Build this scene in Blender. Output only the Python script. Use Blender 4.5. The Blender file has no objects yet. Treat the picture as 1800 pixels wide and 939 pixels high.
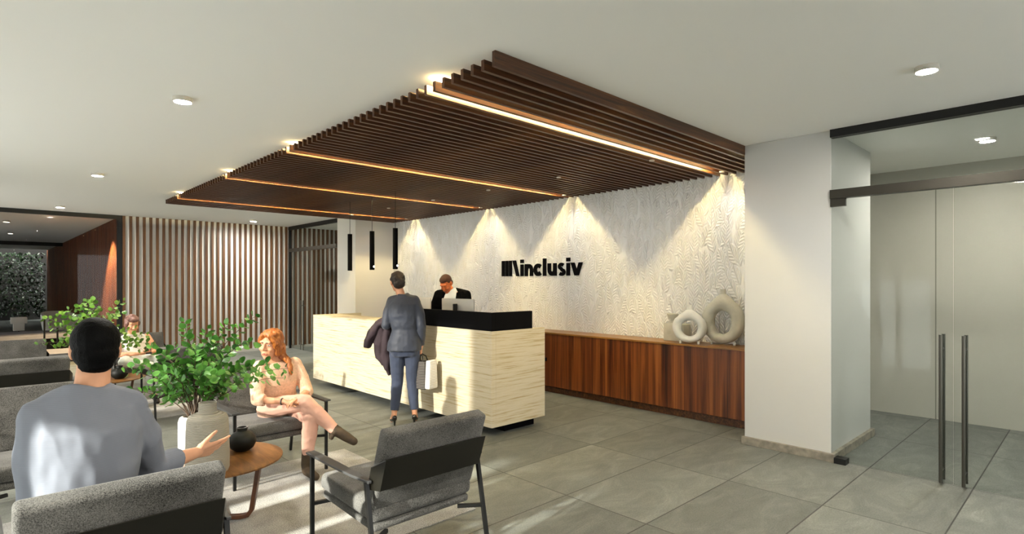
import bpy, bmesh, math, random
from mathutils import Vector, Matrix, Euler

random.seed(7)
SC = bpy.context.scene
COL = SC.collection
V = Vector
PI = math.pi

# ------------------------------------------------------------------ camera frame
FPX = 986.83
HOR = 497.0
CAMH = 1.62
ANG = math.radians(46.392)
FW = (math.cos(ANG), math.sin(ANG))
RT = (math.sin(ANG), -math.cos(ANG))


def at(px, py, d):
    """world point seen at a photo pixel at forward depth d (used only while measuring the place)"""
    l = (px - 900) / FPX * d
    return V((FW[0] * d + RT[0] * l, FW[1] * d + RT[1] * l, CAMH - (py - HOR) / FPX * d))


# ------------------------------------------------------------------ materials
def new_mat(name):
    m = bpy.data.materials.new(name)
    m.use_nodes = True
    nt = m.node_tree
    b = nt.nodes['Principled BSDF']
    return m, nt, b


def lin(c):
    return tuple(((x / 255) / 12.92 if x / 255 <= .04045 else ((x / 255 + .055) / 1.055) ** 2.4) for x in c) + (1,)


def N(nt, t, **kw):
    n = nt.nodes.new(t)
    for k, v in kw.items():
        if k in n.inputs.keys():
            n.inputs[k].default_value = v
        else:
            setattr(n, k, v)
    return n


def L(nt, a, ao, b, bi):
    nt.links.new(a.outputs[ao], b.inputs[bi])


def plain(name, c, rough=.6, metal=0., noise=0., nscale=40, bump=0., bscale=200, emit=None, es=0, spec=None, sheen=0):
    m, nt, b = new_mat(name)
    b.inputs['Base Color'].default_value = lin(c)
    b.inputs['Roughness'].default_value = rough
    b.inputs['Metallic'].default_value = metal
    if spec is not None:
        b.inputs['Specular IOR Level'].default_value = spec
    if sheen:
        b.inputs['Sheen Weight'].default_value = sheen
    tc = N(nt, 'ShaderNodeTexCoord')
    if noise:
        n = N(nt, 'ShaderNodeTexNoise', Scale=nscale, Detail=4.)
        L(nt, tc, 'Object', n, 'Vector')
        r = N(nt, 'ShaderNodeValToRGB')
        cc = lin(c)
        r.color_ramp.elements[0].position = .3
        r.color_ramp.elements[1].position = .7
        r.color_ramp.elements[0].color = tuple(x * (1 - noise) for x in cc[:3]) + (1,)
        r.color_ramp.elements[1].color = tuple(min(1, x * (1 + noise)) for x in cc[:3]) + (1,)
        L(nt, n, 'Fac', r, 'Fac')
        L(nt, r, 'Color', b, 'Base Color')
    if bump:
        n2 = N(nt, 'ShaderNodeTexNoise', Scale=bscale, Detail=3.)
        L(nt, tc, 'Object', n2, 'Vector')
        bp = N(nt, 'ShaderNodeBump', Strength=bump, Distance=.01)
        L(nt, n2, 'Fac', bp, 'Height')
        L(nt, bp, 'Normal', b, 'Normal')
    if emit:
        b.inputs['Emission Color'].default_value = lin(emit)
        b.inputs['Emission Strength'].default_value = es
    return m


def wood(name, cols, scale, rough=.4, contrast=(.3, .7), bump=.05, detail=6., dist=1.2):
    """scale = per-axis noise frequency, low along the grain"""
    m, nt, b = new_mat(name)
    tc = N(nt, 'ShaderNodeTexCoord')
    mp = N(nt, 'ShaderNodeMapping')
    mp.inputs['Scale'].default_value = scale
    L(nt, tc, 'Object', mp, 'Vector')
    n = N(nt, 'ShaderNodeTexNoise', Scale=1., Detail=detail, Roughness=.62, Distortion=dist)
    L(nt, mp, 'Vector', n, 'Vector')
    r = N(nt, 'ShaderNodeValToRGB')
    el = r.color_ramp.elements
    el[0].position, el[1].position = contrast
    el[0].color, el[1].color = lin(cols[0]), lin(cols[-1])
    for i, c in enumerate(cols[1:-1]):
        e = el.new(contrast[0] + (contrast[1] - contrast[0]) * (i + 1) / (len(cols) - 1))
        e.color = lin(c)
    L(nt, n, 'Fac', r, 'Fac')
    L(nt, r, 'Color', b, 'Base Color')
    b.inputs['Roughness'].default_value = rough
    bp = N(nt, 'ShaderNodeBump', Strength=bump, Distance=.01)
    L(nt, n, 'Fac', bp, 'Height')
    L(nt, bp, 'Normal', b, 'Normal')
    return m


def speckle(name, dark, light, scale=260, rough=.95, bump=.25, sheen=.15):
    m, nt, b = new_mat(name)
    tc = N(nt, 'ShaderNodeTexCoord')
    n = N(nt, 'ShaderNodeTexNoise', Scale=scale, Detail=5., Roughness=.75)
    L(nt, tc, 'Object', n, 'Vector')
    n2 = N(nt, 'ShaderNodeTexNoise', Scale=6., Detail=2.)
    L(nt, tc, 'Object', n2, 'Vector')
    a = N(nt, 'ShaderNodeMath', operation='MULTIPLY_ADD')
    a.inputs[1].default_value = .25
    L(nt, n2, 'Fac', a, 0)
    L(nt, n, 'Fac', a, 2)
    r = N(nt, 'ShaderNodeValToRGB')
    r.color_ramp.elements[0].position, r.color_ramp.elements[1].position = .47, .78
    r.color_ramp.elements[0].color, r.color_ramp.elements[1].color = lin(dark), lin(light)
    L(nt, a, 'Value', r, 'Fac')
    L(nt, r, 'Color', b, 'Base Color')
    b.inputs['Roughness'].default_value = rough
    b.inputs['Specular IOR Level'].default_value = .15
    b.inputs['Sheen Weight'].default_value = sheen
    bp = N(nt, 'ShaderNodeBump', Strength=bump, Distance=.004)
    L(nt, n, 'Fac', bp, 'Height')
    L(nt, bp, 'Normal', b, 'Normal')
    return m


def floor_mat():
    m, nt, b = new_mat('stone_floor_tiles')
    tc = N(nt, 'ShaderNodeTexCoord')
    mp = N(nt, 'ShaderNodeMapping')
    mp.inputs['Location'].default_value = (-3.25 + 12.0, -1.40 + 7.06, 0)
    L(nt, tc, 'Object', mp, 'Vector')
    br = N(nt, 'ShaderNodeTexBrick', offset=0., squash=1.)
    br.inputs['Scale'].default_value = 1.
    br.inputs['Brick Width'].default_value = 1.2
    br.inputs['Row Height'].default_value = .706
    br.inputs['Mortar Size'].default_value = .0055
    br.inputs['Mortar Smooth'].default_value = .3
    br.inputs['Bias'].default_value = 0.
    br.inputs['Color1'].default_value = (.80, .80, .80, 1)
    br.inputs['Color2'].default_value = (1.12, 1.12, 1.12, 1)
    br.inputs['Mortar'].default_value = (.25, .25, .25, 1)
    L(nt, mp, 'Vector', br, 'Vector')
    # warped veins, phase shifted per tile by the tile tone
    mv = N(nt, 'ShaderNodeMapping')
    mv.inputs['Rotation'].default_value = (0, 0, .5)
    mv.inputs['Scale'].default_value = (1.7, 3.4, 1)
    L(nt, tc, 'Object', mv, 'Vector')
    ad = N(nt, 'ShaderNodeVectorMath', operation='MULTIPLY_ADD')
    ad.inputs[1].default_value = (9, 9, 9)
    L(nt, br, 'Color', ad, 0)
    L(nt, mv, 'Vector', ad, 2)
    n = N(nt, 'ShaderNodeTexNoise', Scale=1.3, Detail=10., Roughness=.72, Distortion=1.1)
    L(nt, ad, 'Vector', n, 'Vector')
    r = N(nt, 'ShaderNodeValToRGB')
    e = r.color_ramp.elements
    e[0].position, e[0].color = .25, lin((84, 87, 83))
    e[1].position, e[1].color = .80, lin((148, 151, 146))
    x = e.new(.5); x.color = lin((103, 106, 101))
    x = e.new(.64); x.color = lin((116, 119, 113))
    L(nt, n, 'Fac', r, 'Fac')
    fn = N(nt, 'ShaderNodeTexNoise', Scale=90., Detail=4., Roughness=.8)
    L(nt, tc, 'Object', fn, 'Vector')
    fr = N(nt, 'ShaderNodeMapRange')
    fr.inputs['From Min'].default_value, fr.inputs['From Max'].default_value = .3, .7
    fr.inputs['To Min'].default_value, fr.inputs['To Max'].default_value = .66, 1.32
    L(nt, fn, 'Fac', fr, 'Value')
    mx = N(nt, 'ShaderNodeMix', data_type='RGBA', blend_type='MULTIPLY')
    mx.inputs['Factor'].default_value = 1
    L(nt, r, 'Color', mx, 'A'.replace('A', 'A') if False else 6)
    nt.links.new(br.outputs['Color'], mx.inputs[7])
    mx2 = N(nt, 'ShaderNodeMix', data_type='RGBA', blend_type='MULTIPLY')
    mx2.inputs['Factor'].default_value = 1
    nt.links.new(mx.outputs[2], mx2.inputs[6])
    nt.links.new(fr.outputs['Result'], mx2.inputs[7])
    nt.links.new(mx2.outputs[2], b.inputs['Base Color'])
    b.inputs['Roughness'].default_value = .55
    b.inputs['Specular IOR Level'].default_value = .35
    sb = N(nt, 'ShaderNodeMath', operation='MULTIPLY_ADD')
    sb.inputs[1].default_value = -1.5
    L(nt, br, 'Fac', sb, 0)
    L(nt, fn, 'Fac', sb, 2)
    bp = N(nt, 'ShaderNodeBump', Strength=.25, Distance=.004)
    L(nt, sb, 'Value', bp, 'Height')
    L(nt, bp, 'Normal', b, 'Normal')
    return m


def travertine(name):
    m, nt, b = new_mat(name)
    tc = N(nt, 'ShaderNodeTexCoord')
    mp = N(nt, 'ShaderNodeMapping')
    mp.inputs['Scale'].default_value = (1.5, 1.5, 40)
    L(nt, tc, 'Object', mp, 'Vector')
    n = N(nt, 'ShaderNodeTexNoise', Scale=1.4, Detail=9., Roughness=.66, Distortion=.15)
    L(nt, mp, 'Vector', n, 'Vector')
    r = N(nt, 'ShaderNodeValToRGB')
    e = r.color_ramp.elements
    e[0].position, e[0].color = .28, lin((180, 170, 145))
    e[1].position, e[1].color = .74, lin((154, 136, 100))
    x = e.new(.45); x.color = lin((196, 187, 165))
    x = e.new(.57); x.color = lin((184, 173, 146))
    x = e.new(.63); x.color = lin((166, 149, 114))
    L(nt, n, 'Fac', r, 'Fac')
    L(nt, r, 'Color', b, 'Base Color')
    b.inputs['Roughness'].default_value = .6
    b.inputs['Specular IOR Level'].default_value = .25
    bp = N(nt, 'ShaderNodeBump', Strength=.12, Distance=.01)
    L(nt, n, 'Fac', bp, 'Height')
    L(nt, bp, 'Normal', b, 'Normal')
    return m


def leaf_wall(name):
    """plaster-white wallpaper embossed with overlapping leaves (pattern lies in the wall's y/z plane)"""
    m, nt, b = new_mat(name)
    tc = N(nt, 'ShaderNodeTexCoord')
    sx = N(nt, 'ShaderNodeSeparateXYZ')
    L(nt, tc, 'Object', sx, 'Vector')
    heights = []
    cols = []
    for k, (sc, off) in enumerate(((7.2, 0.), (8.3, 3.7))):
        cb = N(nt, 'ShaderNodeCombineXYZ')
        L(nt, sx, 'Y', cb, 'X')
        zz = N(nt, 'ShaderNodeMath', operation='MULTIPLY_ADD')
        zz.inputs[1].default_value = .55
        zz.inputs[2].default_value = off
        L(nt, sx, 'Z', zz, 0)
        L(nt, zz, 'Value', cb, 'Y')
        vo = N(nt, 'ShaderNodeTexVoronoi', voronoi_dimensions='2D', feature='F1')
        vo.inputs['Scale'].default_value = sc
        vo.inputs['Randomness'].default_value = .8
        L(nt, cb, 'Vector', vo, 'Vector')
        df = N(nt, 'ShaderNodeVectorMath', operation='SUBTRACT')
        L(nt, cb, 'Vector', df, 0)
        L(nt, vo, 'Position', df, 1)
        ss = N(nt, 'ShaderNodeSeparateColor')
        L(nt, vo, 'Color', ss, 'Color')
        an = N(nt, 'ShaderNodeMapRange')
        an.inputs['To Min'].default_value, an.inputs['To Max'].default_value = -.7, .7
        L(nt, ss, 'Red', an, 'Value')
        ro = N(nt, 'ShaderNodeVectorRotate', rotation_type='Z_AXIS')
        L(nt, df, 'Vector', ro, 'Vector')
        L(nt, an, 'Result', ro, 'Angle')
        s2 = N(nt, 'ShaderNodeSeparateXYZ')
        L(nt, ro, 'Vector', s2, 'Vector')
        au = N(nt, 'ShaderNodeMath', operation='ABSOLUTE')
        L(nt, s2, 'X', au, 0)
        # leaf profile : |u| + (v^2)*k
        v2 = N(nt, 'ShaderNodeMath', operation='MULTIPLY')
        L(nt, s2, 'Y', v2, 0); L(nt, s2, 'Y', v2, 1)
        pr = N(nt, 'ShaderNodeMath', operation='MULTIPLY_ADD')
        pr.inputs[1].default_value = 7.5
        L(nt, v2, 'Value', pr, 0); L(nt, au, 'Value', pr, 2)
        mask = N(nt, 'ShaderNodeMapRange')
        mask.inputs['From Min'].default_value, mask.inputs['From Max'].default_value = .066, .050
        L(nt, pr, 'Value', mask, 'Value')
        rib = N(nt, 'ShaderNodeMapRange')
        rib.inputs['From Min'].default_value, rib.inputs['From Max'].default_value = 0., .008
        L(nt, au, 'Value', rib, 'Value')
        vv = N(nt, 'ShaderNodeMath', operation='MULTIPLY_ADD')
        vv.inputs[1].default_value = -.8
        L(nt, au, 'Value', vv, 0); L(nt, s2, 'Y', vv, 2)
        vs = N(nt, 'ShaderNodeMath', operation='MULTIPLY'); vs.inputs[1].default_value = 240.
        L(nt, vv, 'Value', vs, 0)
        sn = N(nt, 'ShaderNodeMath', operation='SINE'); L(nt, vs, 'Value', sn, 0)
        ve = N(nt, 'ShaderNodeMapRange')
        ve.inputs['From Min'].default_value, ve.inputs['From Max'].default_value = -1, 1
        ve.inputs['To Min'].default_value, ve.inputs['To Max'].default_value = .65, 1.
        L(nt, sn, 'Value', ve, 'Value')
        h = N(nt, 'ShaderNodeMath', operation='MULTIPLY')
        L(nt, mask, 'Result', h, 0); L(nt, rib, 'Result', h, 1)
        h2 = N(nt, 'ShaderNodeMath', operation='MULTIPLY')
        L(nt, h, 'Value', h2, 0); L(nt, ve, 'Result', h2, 1)
        heights.append(h2); cols.append((mask, ss))
    mxh = N(nt, 'ShaderNodeMath', operation='MAXIMUM')
    L(nt, heights[0], 'Value', mxh, 0)
    hm = N(nt, 'ShaderNodeMath', operation='MULTIPLY'); hm.inputs[1].default_value = .7
    L(nt, heights[1], 'Value', hm, 0)
    L(nt, hm, 'Value', mxh, 1)
    gr = N(nt, 'ShaderNodeTexNoise', Scale=60., Detail=4.)
    L(nt, tc, 'Object', gr, 'Vector')
    mm = N(nt, 'ShaderNodeMath', operation='MULTIPLY')
    L(nt, cols[0][0], 'Result', mm, 0); L(nt, cols[0][1], 'Green', mm, 1)
    mr = N(nt, 'ShaderNodeMix', data_type='RGBA')
    nt.links.new(mm.outputs[0], mr.inputs['Factor'])
    mr.inputs[6].default_value = lin((226, 226, 220))
    mr.inputs[7].default_value = lin((222, 221, 212))
    nt.links.new(mr.outputs[2], b.inputs['Base Color'])
    b.inputs['Roughness'].default_value = .55
    b.inputs['Specular IOR Level'].default_value = .3
    hh = N(nt, 'ShaderNodeMath', operation='MULTIPLY_ADD'); hh.inputs[1].default_value = .12
    L(nt, gr, 'Fac', hh, 0); L(nt, mxh, 'Value', hh, 2)
    bp = N(nt, 'ShaderNodeBump', Strength=1., Distance=.02)
    L(nt, hh, 'Value', bp, 'Height')
    L(nt, bp, 'Normal', b, 'Normal')
    return m


def glass_mat(name, tint=(.93, .95, .94), refl=1.0, ior=1.45):
    m = bpy.data.materials.new(name)
    m.use_nodes = True
    nt = m.node_tree
    nt.nodes.clear()
    out = N(nt, 'ShaderNodeOutputMaterial')
    tr = N(nt, 'ShaderNodeBsdfTransparent'); tr.inputs['Color'].default_value = tint + (1,)
    gl = N(nt, 'ShaderNodeBsdfGlossy'); gl.inputs['Roughness'].default_value = .01
    gl.inputs['Color'].default_value = (refl, refl, refl, 1)
    lw = N(nt, 'ShaderNodeLayerWeight'); lw.inputs['Blend'].default_value = .5
    pw = N(nt, 'ShaderNodeMath', operation='POWER'); pw.inputs[1].default_value = 5.
    L(nt, lw, 'Facing', pw, 0)
    fr = N(nt, 'ShaderNodeMath', operation='MULTIPLY_ADD'); fr.inputs[1].default_value = .9; fr.inputs[2].default_value = .035
    L(nt, pw, 'Value', fr, 0)
    mx = N(nt, 'ShaderNodeMixShader')
    L(nt, fr, 'Value', mx, 0); L(nt, tr, 'BSDF', mx, 1); L(nt, gl, 'BSDF', mx, 2)
    L(nt, mx, 'Shader', out, 'Surface')
    return m


def emitter(name, c, s):
    m = bpy.data.materials.new(name)
    m.use_nodes = True
    nt = m.node_tree
    nt.nodes.clear()
    out = N(nt, 'ShaderNodeOutputMaterial')
    e = N(nt, 'ShaderNodeEmission')
    e.inputs['Color'].default_value = lin(c)
    e.inputs['Strength'].default_value = s
    L(nt, e, 'Emission', out, 'Surface')
    return m


def leaf_mat(name, c0, c1):
    m, nt, b = new_mat(name)
    tc = N(nt, 'ShaderNodeTexCoord')
    n = N(nt, 'ShaderNodeTexNoise', Scale=9., Detail=2.)
    L(nt, tc, 'Object', n, 'Vector')
    r = N(nt, 'ShaderNodeValToRGB')
    r.color_ramp.elements[0].position, r.color_ramp.elements[1].position = .35, .68
    r.color_ramp.elements[0].color, r.color_ramp.elements[1].color = lin(c0), lin(c1)
    L(nt, n, 'Fac', r, 'Fac')
    L(nt, r, 'Color', b, 'Base Color')
    b.inputs['Roughness'].default_value = .4
    b.inputs['Transmission Weight'].default_value = 0
    b.inputs['Subsurface Weight'].default_value = 0
    return m


def stripes(name, c0, c1, axis, freq, rough=.8, duty=.5, bump=.3):
    m, nt, b = new_mat(name)
    tc = N(nt, 'ShaderNodeTexCoord')
    s = N(nt, 'ShaderNodeSeparateXYZ'); L(nt, tc, 'Object', s, 'Vector')
    mu = N(nt, 'ShaderNodeMath', operation='MULTIPLY'); mu.inputs[1].default_value = freq * 2 * PI
    L(nt, s, axis, mu, 0)
    sn = N(nt, 'ShaderNodeMath', operation='SINE'); L(nt, mu, 'Value', sn, 0)
    r = N(nt, 'ShaderNodeMapRange')
    r.inputs['From Min'].default_value, r.inputs['From Max'].default_value = duty * 2 - 1.3, duty * 2 - .7
    L(nt, sn, 'Value', r, 'Value')
    mx = N(nt, 'ShaderNodeMix', data_type='RGBA')
    nt.links.new(r.outputs['Result'], mx.inputs['Factor'])
    mx.inputs[6].default_value, mx.inputs[7].default_value = lin(c0), lin(c1)
    nt.links.new(mx.outputs[2], b.inputs['Base Color'])
    b.inputs['Roughness'].default_value = rough
    bp = N(nt, 'ShaderNodeBump', Strength=bump, Distance=.004)
    L(nt, sn, 'Value', bp, 'Height'); L(nt, bp, 'Normal', b, 'Normal')
    return m


M = {}
M['ceiling'] = plain('ceiling_paint', (238, 238, 234), .9, bump=.03, bscale=300, spec=.1)
M['white'] = plain('white_wall_paint', (214, 211, 202), .7, bump=.03, bscale=300, spec=.2)
M['white_gloss'] = plain('glossy_white_panel', (190, 190, 187), .22, bump=.01, bscale=30, spec=.5)
M['panel'] = plain('grey_white_panel', (172, 169, 160), .6, spec=.25)
M['panel_gap'] = plain('panel_joint', (120, 117, 110), .7)
M['leafwall'] = leaf_wall('leaf_embossed_wallpaper')
M['floor'] = floor_mat()
M['skirt'] = plain('stone_skirting', (128, 122, 110), .6, noise=.35, nscale=14, bump=.1)
M['black'] = plain('matt_black_metal', (14, 14, 13), .45, spec=.35)
M['armblack'] = plain('satin_dark_grey_arm', (60, 60, 60), .32, spec=.5)
M['shell'] = plain('black_leather_shell', (20, 18, 12), .35, noise=.3, nscale=3, spec=.4)
M['blackstone'] = plain('black_counter_screen', (4, 4, 6), .7, spec=.08)
M['felt'] = speckle('grey_felt', (11, 11, 10), (112, 110, 106), scale=230)
M['rug'] = speckle('grey_shag_rug', (86, 84, 80), (180, 177, 170), scale=120, bump=1., sheen=.3)
M['slat'] = wood('dark_walnut_baffle', [(38, 20, 8), (74, 42, 19), (108, 68, 33)], (1.2, 30, 30), .38, bump=.03)
M['wallslat'] = wood('walnut_wall_slat', [(60, 36, 16), (96, 62, 32), (122, 82, 46)], (28, 28, 1.2), .5, bump=.03)
M['cladding'] = wood('dark_timber_cladding', [(60, 28, 12), (104, 52, 22), (134, 74, 32)], (3, 9, .6), .65, bump=.03)
M['credenza'] = wood('rosewood_veneer', [(30, 11, 4), (78, 36, 12), (112, 60, 24), (138, 86, 40)], (1., 13, .3), .35, (.33, .68), bump=.02, detail=7., dist=.5)
M['credenza_top'] = wood('rosewood_top', [(104, 70, 28), (146, 102, 48)], (10, 1, 10), .35)
M['tabletop'] = wood('walnut_tabletop', [(62, 38, 16), (112, 74, 34), (146, 104, 54)], (14, 2.2, 4), .35, bump=.02)
M['tableleg'] = wood('walnut_leg', [(64, 36, 18), (100, 58, 30)], (14, 14, 3), .4)
M['travertine'] = travertine('travertine')
M['led'] = emitter('warm_led', (255, 228, 162), 85)
M['lamp'] = emitter('downlight_glow', (255, 248, 236), 520)
M['lamp_dim'] = emitter('faint_downlight_glow', (255, 244, 226), 7)
M['pendant_black'] = plain('matt_black_pendant', (4, 4, 4), .7, spec=.1)
M['lens'] = emitter('pendant_lens', (255, 244, 225), 10)
M['lamp_body'] = plain('white_downlight_body', (190, 186, 176), .5)
M['glass'] = glass_mat('clear_glass', refl=.16)
M['glass_dark'] = glass_mat('smoked_glass', (.78, .79, .78), .12)
M['glass_tint'] = glass_mat('daylight_dimming_glass', (.56, .56, .55), .6)  # tint added to dim daylight through the unseen left openings
M['steel'] = plain('dark_brushed_steel', (92, 90, 84), .3, .9)
M['bronze'] = plain('bronze_door_rail', (52, 49, 42), .4, .6)
M['ceramic'] = plain('chalky_ceramic', (206, 206, 198), .85, noise=.06, nscale=12, bump=.25, bscale=60, spec=.2)
M['ceramic2'] = plain('aged_chalky_ceramic', (180, 178, 164), .85, noise=.1, nscale=9, bump=.3, bscale=50, spec=.2)
M['ribbed'] = stripes('ribbed_stoneware', (152, 145, 131), (168, 161, 146), 'Z', 120, .8, .5, .45)
M['ribbed_white'] = stripes('ribbed_white_ware', (206, 203, 196), (226, 223, 216), 'Z', 120, .8, .5, .4)
M['blackpot'] = plain('matt_black_pottery', (12, 14, 9), .55, noise=.3, nscale=20, spec=.3)
M['alu'] = plain('silver_monitor_back', (176, 175, 170), .38, .35)
M['leaf'] = leaf_mat('green_leaf', (34, 88, 24), (112, 178, 74))
M['leaf2'] = leaf_mat('yellow_green_leaf', (52, 96, 22), (128, 172, 66))
M['hedge'] = leaf_mat('dark_hedge_leaf', (6, 18, 5), (34, 70, 22))
M['stem'] = plain('woody_stem', (66, 46, 28), .7)
M['skin'] = plain('light_skin', (200, 148, 116), .55, noise=.05, nscale=18, spec=.3)
M['skin_f'] = plain('fair_skin', (206, 150, 116), .5, noise=.05, nscale=18, spec=.3)
M['skin_d'] = plain('brown_skin', (186, 100, 52), .45, noise=.08, nscale=20, spec=.4)
M['hair_black'] = plain('black_hair', (3, 3, 3), .6, bump=.4, bscale=160, spec=.08)
M['hair_red'] = wood('red_hair', [(92, 44, 14), (158, 86, 30), (192, 124, 58)], (60, 60, 9), .4, bump=.3)
M['hair_brown'] = wood('brown_hair', [(17, 11, 7), (32, 22, 15), (50, 36, 26)], (70, 20, 60), .6, bump=.3)
M['hair_dull'] = wood('dull_brown_hair', [(86, 54, 46), (128, 92, 82)], (50, 50, 10), .5, bump=.3)
M['hair_short'] = plain('cropped_hair', (56, 26, 14), .8)
M['sweater'] = stripes('grey_blue_knit', (112, 116, 126), (115, 119, 129), 'Z', 150, .9, .5, .05)
M['trouser_dark'] = plain('dark_trousers', (46, 48, 58), .85, bump=.1)
M['pink_knit'] = plain('peach_lace_knit', (216, 180, 152), .9, noise=.12, nscale=60, bump=.5, bscale=70)
M['pink_trouser'] = plain('pale_pink_trousers', (214, 166, 146), .8, bump=.12, bscale=60)
M['boot'] = plain('brown_suede_boot', (62, 48, 30), .8, noise=.3, nscale=20, bump=.1)
M['suit'] = plain('navy_suit', (34, 40, 54), .62, noise=.15, nscale=7, bump=.12, bscale=40, sheen=.2)
M['suit_trouser'] = plain('navy_trousers', (44, 53, 74), .8, noise=.15, nscale=7, bump=.1, bscale=30, sheen=.2)
M['blacksuit'] = plain('black_suit', (4, 4, 5), .9, spec=.06)
M['shirt'] = plain('pale_blue_shirt', (198, 206, 214), .8)
M['whitetop'] = plain('white_top', (238, 236, 230), .85, bump=.2, bscale=30)
M['paletrouser'] = plain('pale_grey_trousers', (196, 200, 190), .85, bump=.1)
M['shoe'] = plain('black_patent_shoe', (16, 14, 12), .25, spec=.6)
M['coat'] = plain('dark_plum_coat', (48, 34, 40), .8, noise=.2, nscale=8, bump=.2, bscale=30)
M['lining'] = plain('brown_coat_lining', (92, 66, 52), .8)
M['bag'] = stripes('grey_striped_bag', (48, 44, 42), (100, 95, 90), 'Z', 55, .8, .5, .5)
M['bagwhite'] = stripes('white_ribbed_bag', (206, 202, 194), (234, 231, 224), 'Z', 55, .8, .5, .4)
M['eye'] = plain('eye_white', (220, 214, 206), .3)
M['iris'] = plain('dark_iris', (36, 24, 16), .3)
M['lip'] = plain('lip', (182, 100, 84), .5)
M['lip_d'] = plain('lip_brown', (120, 60, 44), .5)
M['signblack'] = plain('black_lettering', (4, 4, 5), .85, spec=.08)
M['paver'] = plain('grey_stone_slab', (150, 148, 156), .6, noise=.1, nscale=8)
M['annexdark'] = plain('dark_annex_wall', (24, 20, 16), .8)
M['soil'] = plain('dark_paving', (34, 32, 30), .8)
M['phone'] = plain('phone_black', (12, 12, 14), .3)
M['hosiery'] = M['skin_f']


# ------------------------------------------------------------------ mesh helpers
def sph(c, r, R=None, nu=16, nv=10):
    """ellipsoid"""
    c = V(c)
    r = V((r, r, r)) if not isinstance(r, (tuple, list, Vector)) else V(r)
    v, f = [V((0, 0, r.z))], []
    for i in range(1, nv):
        t = PI * i / nv
        for k in range(nu):
            p = 2 * PI * k / nu
            v.append(V((r.x * math.sin(t) * math.cos(p), r.y * math.sin(t) * math.sin(p), r.z * math.cos(t))))
    v.append(V((0, 0, -r.z)))
    for k in range(nu):
        f.append((0, 1 + k, 1 + (k + 1) % nu))
        f.append((len(v) - 1, 1 + (nv - 2) * nu + (k + 1) % nu, 1 + (nv - 2) * nu + k))
    for i in range(nv - 2):
        for k in range(nu):
            a = 1 + i * nu + k; b = 1 + i * nu + (k + 1) % nu
            f.append((a, a + nu, b + nu, b))
    return [((R @ p) if R else p) + c for p in v], f


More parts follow.
